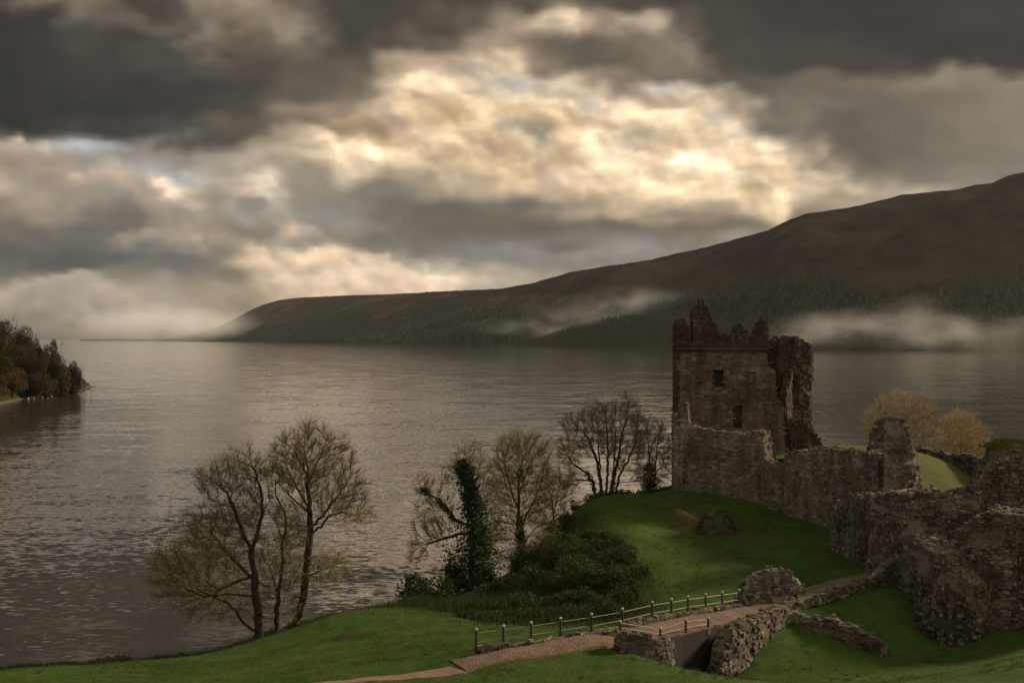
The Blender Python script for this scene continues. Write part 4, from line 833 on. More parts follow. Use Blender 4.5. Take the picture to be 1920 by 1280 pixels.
def lathe(mb, c, prof, k=10):
    a = np.arange(k) * 2 * np.pi / k; ring = np.array([np.stack([c[0] + r * np.cos(a), c[1] + r * np.sin(a), np.full(k, c[2] + z)], 1) for r, z in prof])
    idx = lambda i, j: i * k + j % k
    mb.add(ring, [(idx(i, j), idx(i, j + 1), idx(i + 1, j + 1), idx(i + 1, j)) for i in range(len(prof) - 1) for j in range(k)])
def tube(mb, pts, r, k=6):
    pts = np.asarray(pts, float); T = np.gradient(pts, axis=0); T /= np.linalg.norm(T, axis=1)[:, None]
    up = np.array([0.13, 0.21, 0.97]); A = np.cross(T, up); A /= np.linalg.norm(A, axis=1)[:, None] + 1e-9; B = np.cross(T, A)
    a = np.arange(k) * 2 * np.pi / k; r = np.broadcast_to(r, len(pts))
    V = pts[:, None] + (A[:, None] * np.cos(a)[None, :, None] + B[:, None] * np.sin(a)[None, :, None]) * r[:, None, None]
    n = len(pts); i, j = np.meshgrid(np.arange(n - 1), np.arange(k), indexing='ij'); i = i.ravel(); j = j.ravel(); j2 = (j + 1) % k
    mb.add(V, np.stack([i * k + j, i * k + j2, (i + 1) * k + j2, (i + 1) * k + j], 1))
def railing(label, posts, hgt, first_cap=True):
    root = tag(empty('railing', posts[0]), label, 'railing'); o = np.array(posts[0]); proto = None
    for i, p in enumerate(posts):
        h = hgt[i] if hasattr(hgt, '__len__') else hgt
        b = MB(); lathe(b, (0, 0, 0), [(0.0, -0.25), (0.085, -0.25), (0.075, 0.02), (0.062, h * 0.5), (0.058, h - 0.14), (0.07, h - 0.12), (0.05, h - 0.10), (0.0, h - 0.09)])
        ob = b.build('post', M['iron'], root); ob.location = Vector(p - o)
        c = MB(); lathe(c, (0, 0, 0), [(0.04, h - 0.10), (0.066, h - 0.07), (0.078, h - 0.035), (0.066, h), (0.035, h + 0.022), (0.0, h + 0.027)])
        cb = c.build('cap', M['cap'], ob, smooth=True)
    for fr in (0.80, 0.40):
        b = MB(); pts = []
        for i in range(len(posts) - 1):
            for u in np.linspace(0, 1, 7)[:-1]:
                h = hgt if not hasattr(hgt, '__len__') else hgt[i] * (1 - u) + hgt[i + 1] * u
                q = posts[i] * (1 - u) + posts[i + 1] * u; pts.append(q + [0, 0, h * fr])
        h = hgt if not hasattr(hgt, '__len__') else hgt[-1]; pts.append(posts[-1] + [0, 0, h * fr])
        tube(b, np.array(pts) - o, 0.018, 6); b.build('rail', M['rail'], root, smooth=True)
railing('long railing of dark capped posts along the far side of the footbridge', [p + np.array([0, 0, 0.0]) for p in FARW], 1.1)
railing('short railing of four capped posts on the near edge of the footbridge', [W(1163,1184,44.6), W(1238,1197,47.4), W(1286,1188,48.9), W(1328,1177,50.6)], [0.55, 0.62, 0.85, 0.62])

# ================================================================== trees and plants
def leaf_quads(mb, C, size, g, flat=0.0):
    """many small leaf blades (bent four-sided faces) at points C"""
    C = np.asarray(C, float); m = len(C)
    if m == 0: return
    a = g.normal(size=(m, 3)); a /= np.linalg.norm(a, axis=1)[:, None]; b = g.normal(size=(m, 3)); b[:, 2] *= (1 - flat)
    b -= (a * b).sum(1)[:, None] * a; b /= np.linalg.norm(b, axis=1)[:, None] + 1e-9
    s = (np.broadcast_to(size, m) * g.uniform(0.6, 1.4, m))[:, None]
    V = np.stack([C - a * s * .5, C + b * s * .3, C + a * s * .5, C - b * s * .3], 1)
    mb.add(V, np.arange(m * 4).reshape(m, 4))

def colonise(limbs, attr, step=0.35, kill=0.6, reach=2.5, iters=90, seed=0, up=0.08):
    """skeleton: the drawn limbs, then branches growing towards the points of the crown"""
    g = np.random.default_rng(seed); nodes = []; par = []; 
    for L, parent in limbs:
        L = np.asarray(L, float); pts = [L[0]]
        for a, b in zip(L[:-1], L[1:]):
            k = max(int(np.linalg.norm(b - a) / step), 1)
            for u in np.arange(1, k + 1) / k: pts.append(a * (1 - u) + b * u)
        pts = np.array(pts); pts[1:-1] += g.normal(0, 0.035, (len(pts) - 2, 3)); 
        prev = -1
        if parent and nodes: prev = int(np.argmin(((np.array(nodes) - pts[0]) ** 2).sum(1)))
        for q in pts: nodes.append(q); par.append(prev); prev = len(nodes) - 1
    nodes = np.array(nodes); par = list(par); nl = len(nodes); A = np.array(attr, float)
    hub = A.mean(0) - [0, 0, 0.35 * np.ptp(A[:, 2])]
    best_d = np.full(len(A), 1e9); best_i = np.zeros(len(A), int); start = 0
    for it in range(iters):
        new = nodes[start:]
        for s in range(0, len(new), 400):
            d = np.linalg.norm(A[:, None] - new[None, s:s + 400], axis=2); i = d.argmin(1); dm = d[np.arange(len(A)), i]
            u = dm < best_d; best_d[u] = dm[u]; best_i[u] = i[u] + start + s
        live = best_d > kill; A = A[live]; best_d = best_d[live]; best_i = best_i[live]
        if len(A) == 0: break
        act = best_d < (reach if it > 3 else 99)
        if not act.any(): reach *= 1.5; start = len(nodes); continue
        dirs = np.zeros((len(nodes), 3)); v = A[act] - nodes[best_i[act]]; v /= np.linalg.norm(v, axis=1)[:, None]
        np.add.at(dirs, best_i[act], v); idx = np.unique(best_i[act]); dv = dirs[idx]; dv /= np.linalg.norm(dv, axis=1)[:, None] + 1e-9
        ow = nodes[idx] - hub; ow /= np.linalg.norm(ow, axis=1)[:, None] + 1e-9; dv += g.normal(0, 0.14, dv.shape) + 0.45 * ow; dv[:, 2] += up; dv /= np.linalg.norm(dv, axis=1)[:, None]
        start = len(nodes); nodes = np.vstack([nodes, nodes[idx] + dv * step]); par += list(idx)
        if len(nodes) > 9000: break
    return nodes, np.array(par), nl

def tree_mesh(nodes, par, rtip, rbase, thick, sides=7, expo=2.3):
    """tube radii add up from the tips (pipe rule); returns meshes for the stout limbs and for the thin branches"""
    n = len(nodes); acc = np.zeros(n); kids = np.bincount(par[par >= 0], minlength=n)
    order = np.arange(n)[::-1]
    for i in order:
        if kids[i] == 0 and acc[i] == 0: acc[i] = rtip ** expo
        if par[i] >= 0: acc[par[i]] += acc[i]
    expo2 = math.log(max(acc[0] / rtip ** expo, 2)) / math.log(rbase / rtip)          # so that the foot comes out as stout as rbase
    r = rtip * (acc / rtip ** expo) ** (1 / expo2); return np.minimum(r, rbase), kids

def tree_build(root, o, nodes, par, r, bark, twigm, g, twig_n=3, twig_len=0.7, thick=0.05, droop=0.0, twig_r=0.011, first_r=None):
    """trunk and limbs / fine branches as two parts"""
    for nm, cond, k, mat in (('trunk', r >= thick, 7, bark), ('branches', r < thick, 4, twigm)):
        mb = MB(); ids = [i for i in range(len(nodes)) if par[i] >= 0 and cond[i]]
        P0 = nodes[par[ids]]; P1 = nodes[ids]; r0 = np.minimum(r[par[ids]], r[ids] * 1.35); r1 = r[ids]
        D = P1 - P0; P1 = P1 + D * 0.06; D = D / (np.linalg.norm(D, axis=1)[:, None] + 1e-9); A = np.cross(D, [0.31, 0.17, 0.94]); A /= np.linalg.norm(A, axis=1)[:, None] + 1e-9; B = np.cross(D, A)
        a = np.arange(k) * 2 * np.pi / k; ring = A[:, None] * np.cos(a)[None, :, None] + B[:, None] * np.sin(a)[None, :, None]
        V = np.concatenate([P0[:, None] + ring * r0[:, None, None], P1[:, None] + ring * r1[:, None, None]], 1)
        m = len(ids); base = np.arange(m)[:, None, None] * 2 * k; j = np.arange(k); f = np.stack([j, (j + 1) % k, k + (j + 1) % k, k + j], 1)[None]
        if m: mb.add(V, (base + f).reshape(-1, 4))
        if nm == 'branches':                            # twigs
            tips = np.where(r < thick * 0.55)[0]; tips = tips[par[tips] >= 0]
            src = np.repeat(tips, twig_n); m = len(src); d0 = nodes[src] - nodes[par[src]]; d0 /= np.linalg.norm(d0, axis=1)[:, None] + 1e-9
            hub = nodes.mean(0) - [0, 0, 0.30 * np.ptp(nodes[:, 2])]; ow = nodes[src] - hub; ow /= np.linalg.norm(ow, axis=1)[:, None] + 1e-9; d1 = 0.6 * d0 + 0.6 * ow + g.normal(0, 0.46, (m, 3)); d1[:, 2] += 0.12 - droop; d1 /= np.linalg.norm(d1, axis=1)[:, None]
            ln = twig_len * g.uniform(.5, 1.25, m)[:, None]; q1 = nodes[src] + d1 * ln * .5; d2 = d1 + g.normal(0, .22, (m, 3)); d2[:, 2] += 0.1 - droop * 1.5; d2 /= np.linalg.norm(d2, axis=1)[:, None]; q2 = q1 + d2 * ln * .5
            for (a0, a1, ra, rb) in ((nodes[src], q1, twig_r, twig_r * .8), (q1, q2, twig_r * .8, twig_r * .4)):
                dd = a1 - a0; dd /= np.linalg.norm(dd, axis=1)[:, None] + 1e-9; A = np.cross(dd, [0.2, 0.5, 0.8]); A /= np.linalg.norm(A, axis=1)[:, None] + 1e-9; B = np.cross(dd, A)
                t = np.arange(3) * 2 * np.pi / 3; rg = A[:, None] * np.cos(t)[None, :, None] + B[:, None] * np.sin(t)[None, :, None]
                V = np.concatenate([a0[:, None] + rg * ra, a1[:, None] + rg * rb], 1); j = np.arange(3); f = np.stack([j, (j + 1) % 3, 3 + (j + 1) % 3, 3 + j], 1)[None]
                mb.add(V, (np.arange(m)[:, None, None] * 6 + f).reshape(-1, 4))
            ends = np.concatenate([q1, q2])
        if mb.n:
            ob = mb.build(nm, mat, org=o, smooth=True); ob.parent = root; ob.location = (0, 0, 0)
    return ends

def blob_points(blobs, n, g, d):
    """points filling ellipsoids given as (px, row, half width px, half height px, depth offset m, half depth m)"""
    vol = np.array([b[2] * b[3] for b in blobs], float); c = g.choice(len(blobs), n, p=vol / vol.sum())
    u = g.normal(size=(n, 3)); u /= np.linalg.norm(u, axis=1)[:, None]; u *= (g.uniform(0, 1, n) ** (1 / 2.4))[:, None]
    Bb = np.array(blobs, float)[c]; D = d + Bb[:, 4] + u[:, 1] * Bb[:, 5]
    return np.stack([(Bb[:, 0] + u[:, 0] * Bb[:, 2] - 960) / F * (d + Bb[:, 4]), D, CAMZ - (Bb[:, 1] + u[:, 2] * Bb[:, 3] - HZ) / F * (d + Bb[:, 4])], 1)
def L(d, *pts): return np.array([W(p[0], p[1], d + (p[2] if len(p) > 2 else 0)) for p in pts])

def bare_tree(label, name, d, limbs, blobs, n_attr, seed, rbase=0.22, rtip=0.013, bark='bark', twig='twig', twig_n=3, twig_len=0.7, step=0.32, kill=0.5, droop=0.0, leaves=(), thick=0.045, group=None, twig_r=0.011, ivy=None, cat='tree'):
    g = np.random.default_rng(seed); base = limbs[0][0][0]; root = tag(empty(name, base), label, cat, group); o = np.array(base)
    nodes, par, nl = colonise(limbs, blob_points(blobs, n_attr, g, d), step, kill, seed=seed)
    r, kids = tree_mesh(nodes, par, rtip, rbase, thick)
    ends = tree_build(root, o, nodes, par, r, M[bark], M[twig], g, twig_n, twig_len, thick, droop, twig_r)
    for mat, cnt, size, sel in leaves:                  # sparse leaves out on the twigs
        e = ends[sel(ends)] if sel else ends
        if len(e):
            mb = MB(); c = e[g.integers(0, len(e), cnt)] + g.normal(0, 0.10, (cnt, 3)); leaf_quads(mb, c, size, g)
            ob = mb.build('leaves', M[mat], org=o); ob.parent = root; ob.location = (0, 0, 0)
    if ivy:
        mb = MB()
        for pts, rad, cnt, size in ivy:
            pts = np.asarray(pts); u = g.uniform(0, len(pts) - 1, cnt); i = np.minimum(u.astype(int), len(pts) - 2); f = (u - i)[:, None]; c = pts[i] * (1 - f) + pts[i + 1] * f
            rr = np.interp(u, np.arange(len(pts)), rad if hasattr(rad, '__len__') else [rad] * len(pts)) * (0.35 + 0.4 * g.uniform(0, 1, cnt))
            v = g.normal(size=(cnt, 3)); v /= np.linalg.norm(v, axis=1)[:, None]; rr *= np.clip(1.15 + 1.5 * fbm(v[:, 0] * 1.3 + c[:, 2] * .75, v[:, 1] * 1.3 + seed, v[:, 2], 3, seed), .25, 2.2)
            leaf_quads(mb, c + v * rr[:, None], size, g)
        ob = mb.build('ivy', M['ivy'], org=o); ob.parent = root; ob.location = (0, 0, 0)
    return root

def bush(name, label, c, rad, n, leaf, mat, seed, group=None, stems=14, cat='bush', lobes=9):
    g = np.random.default_rng(seed); c = np.array(c, float); rad = np.array(rad, float); root = tag(empty(name, c), label, cat, group)
    lc = g.normal(size=(lobes, 3)); lc /= np.linalg.norm(lc, axis=1)[:, None]; lc[:, 2] = np.abs(lc[:, 2]) * 0.9; lc *= g.uniform(.35, .75, lobes)[:, None]; lr = g.uniform(.28, .5, lobes)
    k = g.integers(0, lobes, n); u = g.normal(size=(n, 3)); u /= np.linalg.norm(u, axis=1)[:, None]; u *= (g.uniform(0.25, 1, n) ** 0.5)[:, None]
    p = (lc[k] + u * lr[k][:, None]) * rad; p += 0.12 * rad * np.stack([fbm(p[:, 0] * 1.1 + q, p[:, 1] * 1.1, p[:, 2] * 1.1, 3, seed) for q in (0, 7, 13)], 1)
    p = p[p[:, 2] > -0.1 * rad[2]]
    mb = MB(); leaf_quads(mb, p, leaf, g); ob = mb.build('foliage', M[mat], root)
    mb = MB()
    for i in range(stems):
        e = (lc[i % lobes] * g.uniform(.7, 1.35)) * rad; t = np.linspace(0, 1, 5)[:, None]; pts = t * e + np.sin(t * 3.1) * g.normal(0, 0.08, 3) * rad + [0, 0, -0.15]
        tube(mb, pts, np.linspace(.035, .01, 5) * max(1, rad[2] / 2.5), 4)
    mb.build('stem', M['bark'], root); return root

# --- the two grey trees and the slim one on the left shore
dA = 62.0
lowleft = lambda e: (CAMZ - (e[:, 2] - 0)) > -99
def upto(row, d): z = Zof(row, d); return lambda e: e[:, 2] < z + 0.0
def build_left_trees():
    d = dA
    bare_tree('spreading olive tree with low sweeping boughs, furthest left on the shore lawn', 'bare_tree', d,
      [(L(d, (486,1200), (484,1150), (480,1110), (476,1070), (470,1040)), False),
       (L(d, (470,1040), (482,1000,.4), (492,960,.8), (490,925,.8), (480,890,.6), (468,860)), True), (L(d, (490,975,.7), (505,940,.9), (500,900,1.2)), True),
       (L(d, (472,1030), (455,1000,-.4), (440,955,-.8), (425,925,-1), (405,905,-1.2)), True), (L(d, (436,950,-.8), (415,945,-1.6), (400,940,-2.)), True),
       (L(d, (474,1085), (450,1060,.6), (425,1035,1), (405,1008,1.4), (385,990,1.6)), True),
       (L(d, (478,1118), (445,1113,-.8), (410,1115,-1.4), (385,1117,-1.8), (350,1105,-2)), True),
       (L(d, (476,1080), (440,1090,1.0), (410,1105,1.4), (380,1085,1.8)), True),
       (L(d, (483,1185), (462,1172,-.3), (445,1150,-.6), (428,1130,-.9), (400,1118,-1.2), (375,1108,-1.2)), True), (L(d, (482,1170), (470,1150,.5), (455,1142,.8), (440,1146,1.1)), True)],
      [(450,885,55,45,0,2.2), (405,905,48,35,-.8,2), (485,900,28,45,.8,1.6), (400,985,60,40,0,2.4), (345,1055,60,50,0,2.4), (330,1090,48,40,-1,2), (395,1110,75,45,0,2.4), (430,1020,55,50,.5,2), (460,960,40,40,.5,2)],
      2300, 11, rbase=0.30, rtip=0.012, twig='twig', twig_n=9, twig_len=0.85, droop=0.10, twig_r=.009, leaves=[('willow', 11000, 0.085, upto(985, d)), ('budding', 5000, 0.06, None)])
    bare_tree('slim crooked olive tree squeezed between the two big shore trees', 'bare_tree', d + 1.0,
      [(L(d + 1, (518,1192), (519,1140), (524,1100), (529,1060), (528,1020), (534,995), (536,965), (527,945), (517,930), (517,905), (510,895)), False),
       (L(d + 1, (521,1115), (512,1085,.4), (505,1060,.6), (492,1045,.7)), True), (L(d + 1, (530,1010), (522,990,-.3), (515,975,-.6)), True)],
      [(517,900,22,28,0,1.2), (510,1050,30,50,0,1.5), (545,1040,30,70,0,1.5), (520,960,25,35,0,1.2), (548,1110,26,50,0,1.2), (500,1120,20,40,0,1.2)],
      600, 12, rbase=0.17, rtip=0.012, twig='twig', twig_n=9, twig_len=0.85, droop=0.05, twig_r=.009, leaves=[('willow', 3600, 0.08, None)])
    bare_tree('tallest tree of the left shore, straight dark trunk under a wide rounded crown', 'bare_tree', d + 2.0,
      [(L(d + 2, (549,1180), (560,1150), (568,1125), (572,1085), (577,1040), (581,1000), (581,960), (578,920), (577,880), (572,850), (570,830)), False),
       (L(d + 2, (578,950), (566,930,.5), (552,905,.8), (540,880,1.0), (530,855,1.2)), True), (L(d + 2, (580,962), (560,945,-.5), (540,925,-.8), (525,910,-1)), True),
       (L(d + 2, (583,985), (605,968,.4), (622,945,.8), (640,920,1.0), (655,900,1.2)), True), (L(d + 2, (584,1000), (604,985,-.4), (618,965,-.8), (640,960,-1.1), (665,965,-1.3)), True),
       (L(d + 2, (578,905), (592,875,.5), (604,850,.6), (612,828,.8)), True), (L(d + 2, (576,1082), (592,1074,.4), (610,1066,.6), (630,1055,.8)), True), (L(d + 2, (577,890), (560,860,-.6), (548,840,-.9)), True)],
      [(575,842,62,46,0,2.6), (545,870,45,40,0,2.2), (620,865,48,45,0,2.4), (650,915,40,45,0,2), (575,900,60,40,0,2.4), (620,940,60,35,0,2.2), (660,960,38,28,-.6,1.4), (610,1055,42,32,.4,1.4), (545,985,26,40,0,1.2)],
      2300, 13, rbase=0.27, rtip=0.012, twig='twig', twig_n=9, twig_len=0.85, twig_r=.009, leaves=[('willow', 4500, 0.08, upto(960, d)), ('budding', 5000, 0.06, None)])
build_left_trees()

def build_mid_trees():
    d = 81.0
    tl = L(d, (885,1112), (884,1060), (886,1010), (884,970), (880,930), (876,890), (872,868))
    bare_tree('ivy choked tree on the lower slope with one dead arm reaching over the water', 'ivy_tree', d,
      [(tl, False), (L(d, (880,985), (855,975,.3), (838,952,.5), (822,935,.6), (805,925,.6), (790,915,.6), (782,900,.6)), True), (L(d, (882,1000), (860,1000,.8), (830,1010,1.2), (800,1020,1.5)), True),
       (L(d, (876,890), (868,862,.5), (872,845,.7)), True), (L(d, (880,920), (895,890,-.4), (903,865,-.6)), True)],
      [(880,858,30,22,0,1.5), (900,885,24,30,0,1.5), (845,890,20,25,.3,1), (800,915,26,22,.6,.8), (812,985,40,45,1,1.6), (830,945,30,25,.6,1.2), (915,930,20,50,0,1.4), (790,1030,25,30,1.2,1.2)],
      1000, 21, rbase=0.32, rtip=0.011, twig='twig', twig_n=6, twig_len=0.9, twig_r=.014, leaves=[('budding', 3000, 0.10, None)],
      ivy=[(L(d, (866,1115), (874,1070), (886,1030), (894,985), (888,955), (882,925), (876,895), (868,866)), [3.6, 2.9, 2.2, 2.4, 1.5, 0.85, 1.35, 0.5], 8000, 0.24), (L(d, (915,1075), (905,1030), (898,985)), [2.2, 1.6, .7], 2000, .24), (L(d, (850,975), (838,955), (822,940)), .35, 350, .2), (L(d, (806,927), (798,920), (790,918)), .45, 350, .18)])
    d = 86.0; tr = L(d, (975,1096), (978,1050), (977,1010), (974,970), (972,930), (973,895))
    bare_tree('tall thin branched tree with ivy on its trunk, midway down the slope', 'ivy_tree', d,
      [(tr, False), (L(d, (976,990), (990,960,.5), (1005,930,.8), (1016,900,1), (1020,875,1)), True), (L(d, (974,960), (960,925,-.5), (950,890,-.8), (945,860,-.9)), True), (L(d, (973,900), (980,860,.3), (975,835,.4)), True), (L(d, (972,930), (985,890,-.6), (1000,850,-.8)), True), (L(d, (977,1020), (995,1000,.5), (1010,985,.8)), True), (L(d, (976,1010), (955,990,.6), (938,985,.9)), True)],
      [(965,845,38,34,0,2.2), (1000,855,38,40,0,2.2), (940,885,26,45,0,1.8), (1010,920,36,45,0,2), (955,940,40,50,0,2), (1005,990,34,50,0,1.8), (945,1000,30,50,0,1.8), (975,890,45,40,0,2.2)],
      1700, 22, rbase=0.27, rtip=0.011, twig='twig', twig_n=9, twig_len=1.0, twig_r=.0105, leaves=[('budding', 6500, 0.07, None), ('willow', 2500, .10, upto(980, d))],
      ivy=[(tr[:4], [0.95, 0.8, 0.7, 0.4], 2600, .2), (L(d, (974,900), (976,880)), .5, 260, .2)])
    d = 96.0
    bare_tree('small scraggly bare tree between the ivy clad tree and the many stemmed tree', 'bare_tree', d,
      [(L(d, (1036,1005), (1038,970), (1036,945), (1030,915), (1024,895)), False), (L(d, (1037,965), (1046,935,.4), (1050,905,.6)), True), (L(d, (1037,985), (1022,965), (1012,950)), True)],
      [(1030,915,26,36,0,1.5), (1052,930,22,40,0,1.5), (1020,965,22,30,0,1.4), (1045,975,20,30,0,1.4)], 420, 23, rbase=0.15, rtip=0.011, twig_n=7, twig_len=.9, twig_r=.014, leaves=[('budding', 2600, .10, None)])
    d = 103.0
    st = [(L(d, (1128,944), (1126,900), (1118,860), (1105,825), (1088,800)), False), (L(d, (1136,944,.2), (1138,900,.3), (1140,850,.4), (1138,800,.5), (1134,775,.5)), False), (L(d, (1144,944,.1), (1150,900,0), (1160,855,-.2), (1166,815,-.3), (1176,780,-.3)), False),
          (L(d, (1118,944,.4), (1112,905,.5), (1098,885,.8), (1075,870,1), (1060,845,1.2)), False), (L(d, (1152,944,.3), (1160,895,.6), (1178,862,.8), (1190,830,1), (1195,800,1)), False), (L(d, (1125,880), (1122,840,-.3), (1120,800,-.5)), True), (L(d, (1150,895), (1152,850,-.4), (1154,800,-.6)), True), (L(d, (1155,905), (1185,902,-.4), (1215,900,-.8)), True), (L(d, (1112,900), (1085,900,-.3), (1055,902,-.6)), True)]
    bare_tree('fan shaped bare tree of many stems on the crest, left of the keep', 'bare_tree', d, st,
      [(1090,800,42,32,0,2.4), (1135,785,40,32,0,2.4), (1175,780,32,34,0,2.4), (1070,845,28,40,0,2), (1190,825,22,45,0,2), (1130,830,50,35,0,2.4), (1165,850,35,35,0,2), (1070,900,26,20,0,1.6), (1195,890,24,20,0,1.6)],
      1500, 24, rbase=0.20, rtip=0.012, twig='twig_grey', bark='bark', twig_n=9, twig_len=1.0, twig_r=.011, leaves=[('budding', 3000, .07, None)],
      ivy=[(st[3][0][:3], .42, 500, .22), (st[2][0][:3], .38, 420, .22)])
    d = 105.0
    bare_tree('upright pale twigged tree with ivy round its foot, beside the keep wall', 'ivy_tree', d,
      [(L(d, (1220,930), (1219,890), (1217,850), (1214,815)), False), (L(d, (1225,930,.3), (1228,885,.4), (1232,840,.5), (1236,805,.5)), False), (L(d, (1214,930,-.2), (1209,890,-.2), (1204,850,-.2)), False), (L(d, (1219,900), (1243,870,.6), (1252,835,.8)), True)],
      [(1218,815,26,30,0,2), (1236,825,22,36,0,2), (1210,850,18,40,0,1.8), (1244,865,16,40,0,1.6), (1225,865,26,30,0,1.8)], 800, 25, rbase=0.13, rtip=0.011, twig='twig_grey', twig_n=9, twig_len=1.0, twig_r=.011, leaves=[('budding', 2600, .07, None)],
      ivy=[(L(d, (1219,928), (1219,900), (1218,872)), [1.3, 1.3, .7], 2600, .22)])
    # golden trees beyond the castle
    d = 124.0
    bare_tree('wide golden twiggy tree behind the castle, leftmost of the two beyond the walls', 'golden_tree', d,
      [(L(d, (1690,880), (1690,840), (1688,800), (1686,775)), False), (L(d, (1690,850), (1670,815,.5), (1655,785,.8)), True), (L(d, (1690,840), (1715,805,.5), (1730,780,.8)), True), (L(d, (1689,820), (1700,780,-.6), (1705,755,-.8)), True), (L(d, (1692,860), (1725,835,-.6), (1745,815,-.9)), True)],
      [(1690,770,45,34,0,3.4), (1660,790,36,40,0,3), (1720,785,38,42,0,3), (1735,815,30,34,0,2.6), (1650,825,26,30,0,2.4), (1690,810,60,40,0,3.4)], 1900, 26, rbase=.25, rtip=.013, bark='twig_gold', twig='twig_gold', twig_n=7, twig_len=1.0, step=.4, kill=.6, leaves=[('gold', 6000, .10, None)], twig_r=.014)
    d = 119.0
    bare_tree('smaller rounded orange gold tree behind the castle, right of the wide golden one', 'golden_tree', d,
      [(L(d, (1803,890), (1803,860), (1802,830), (1802,800)), False), (L(d, (1803,860), (1785,830,.5), (1778,810,.7)), True), (L(d, (1803,850), (1822,825,.4), (1830,810,.6)), True), (L(d, (1803,865), (1832,850,-.4), (1842,840,-.6)), True)],
      [(1802,795,22,24,0,2.2), (1785,820,26,34,0,2.6), (1820,820,26,34,0,2.6), (1835,845,16,24,0,2), (1772,845,18,26,0,2), (1803,840,44,30,0,2.8)], 1500, 27, rbase=.22, rtip=.013, bark='twig_gold', twig='twig_gold', twig_n=7, twig_len=.9, step=.38, kill=.55, leaves=[('gold', 6500, .10, None)], twig_r=.014)
build_mid_trees()

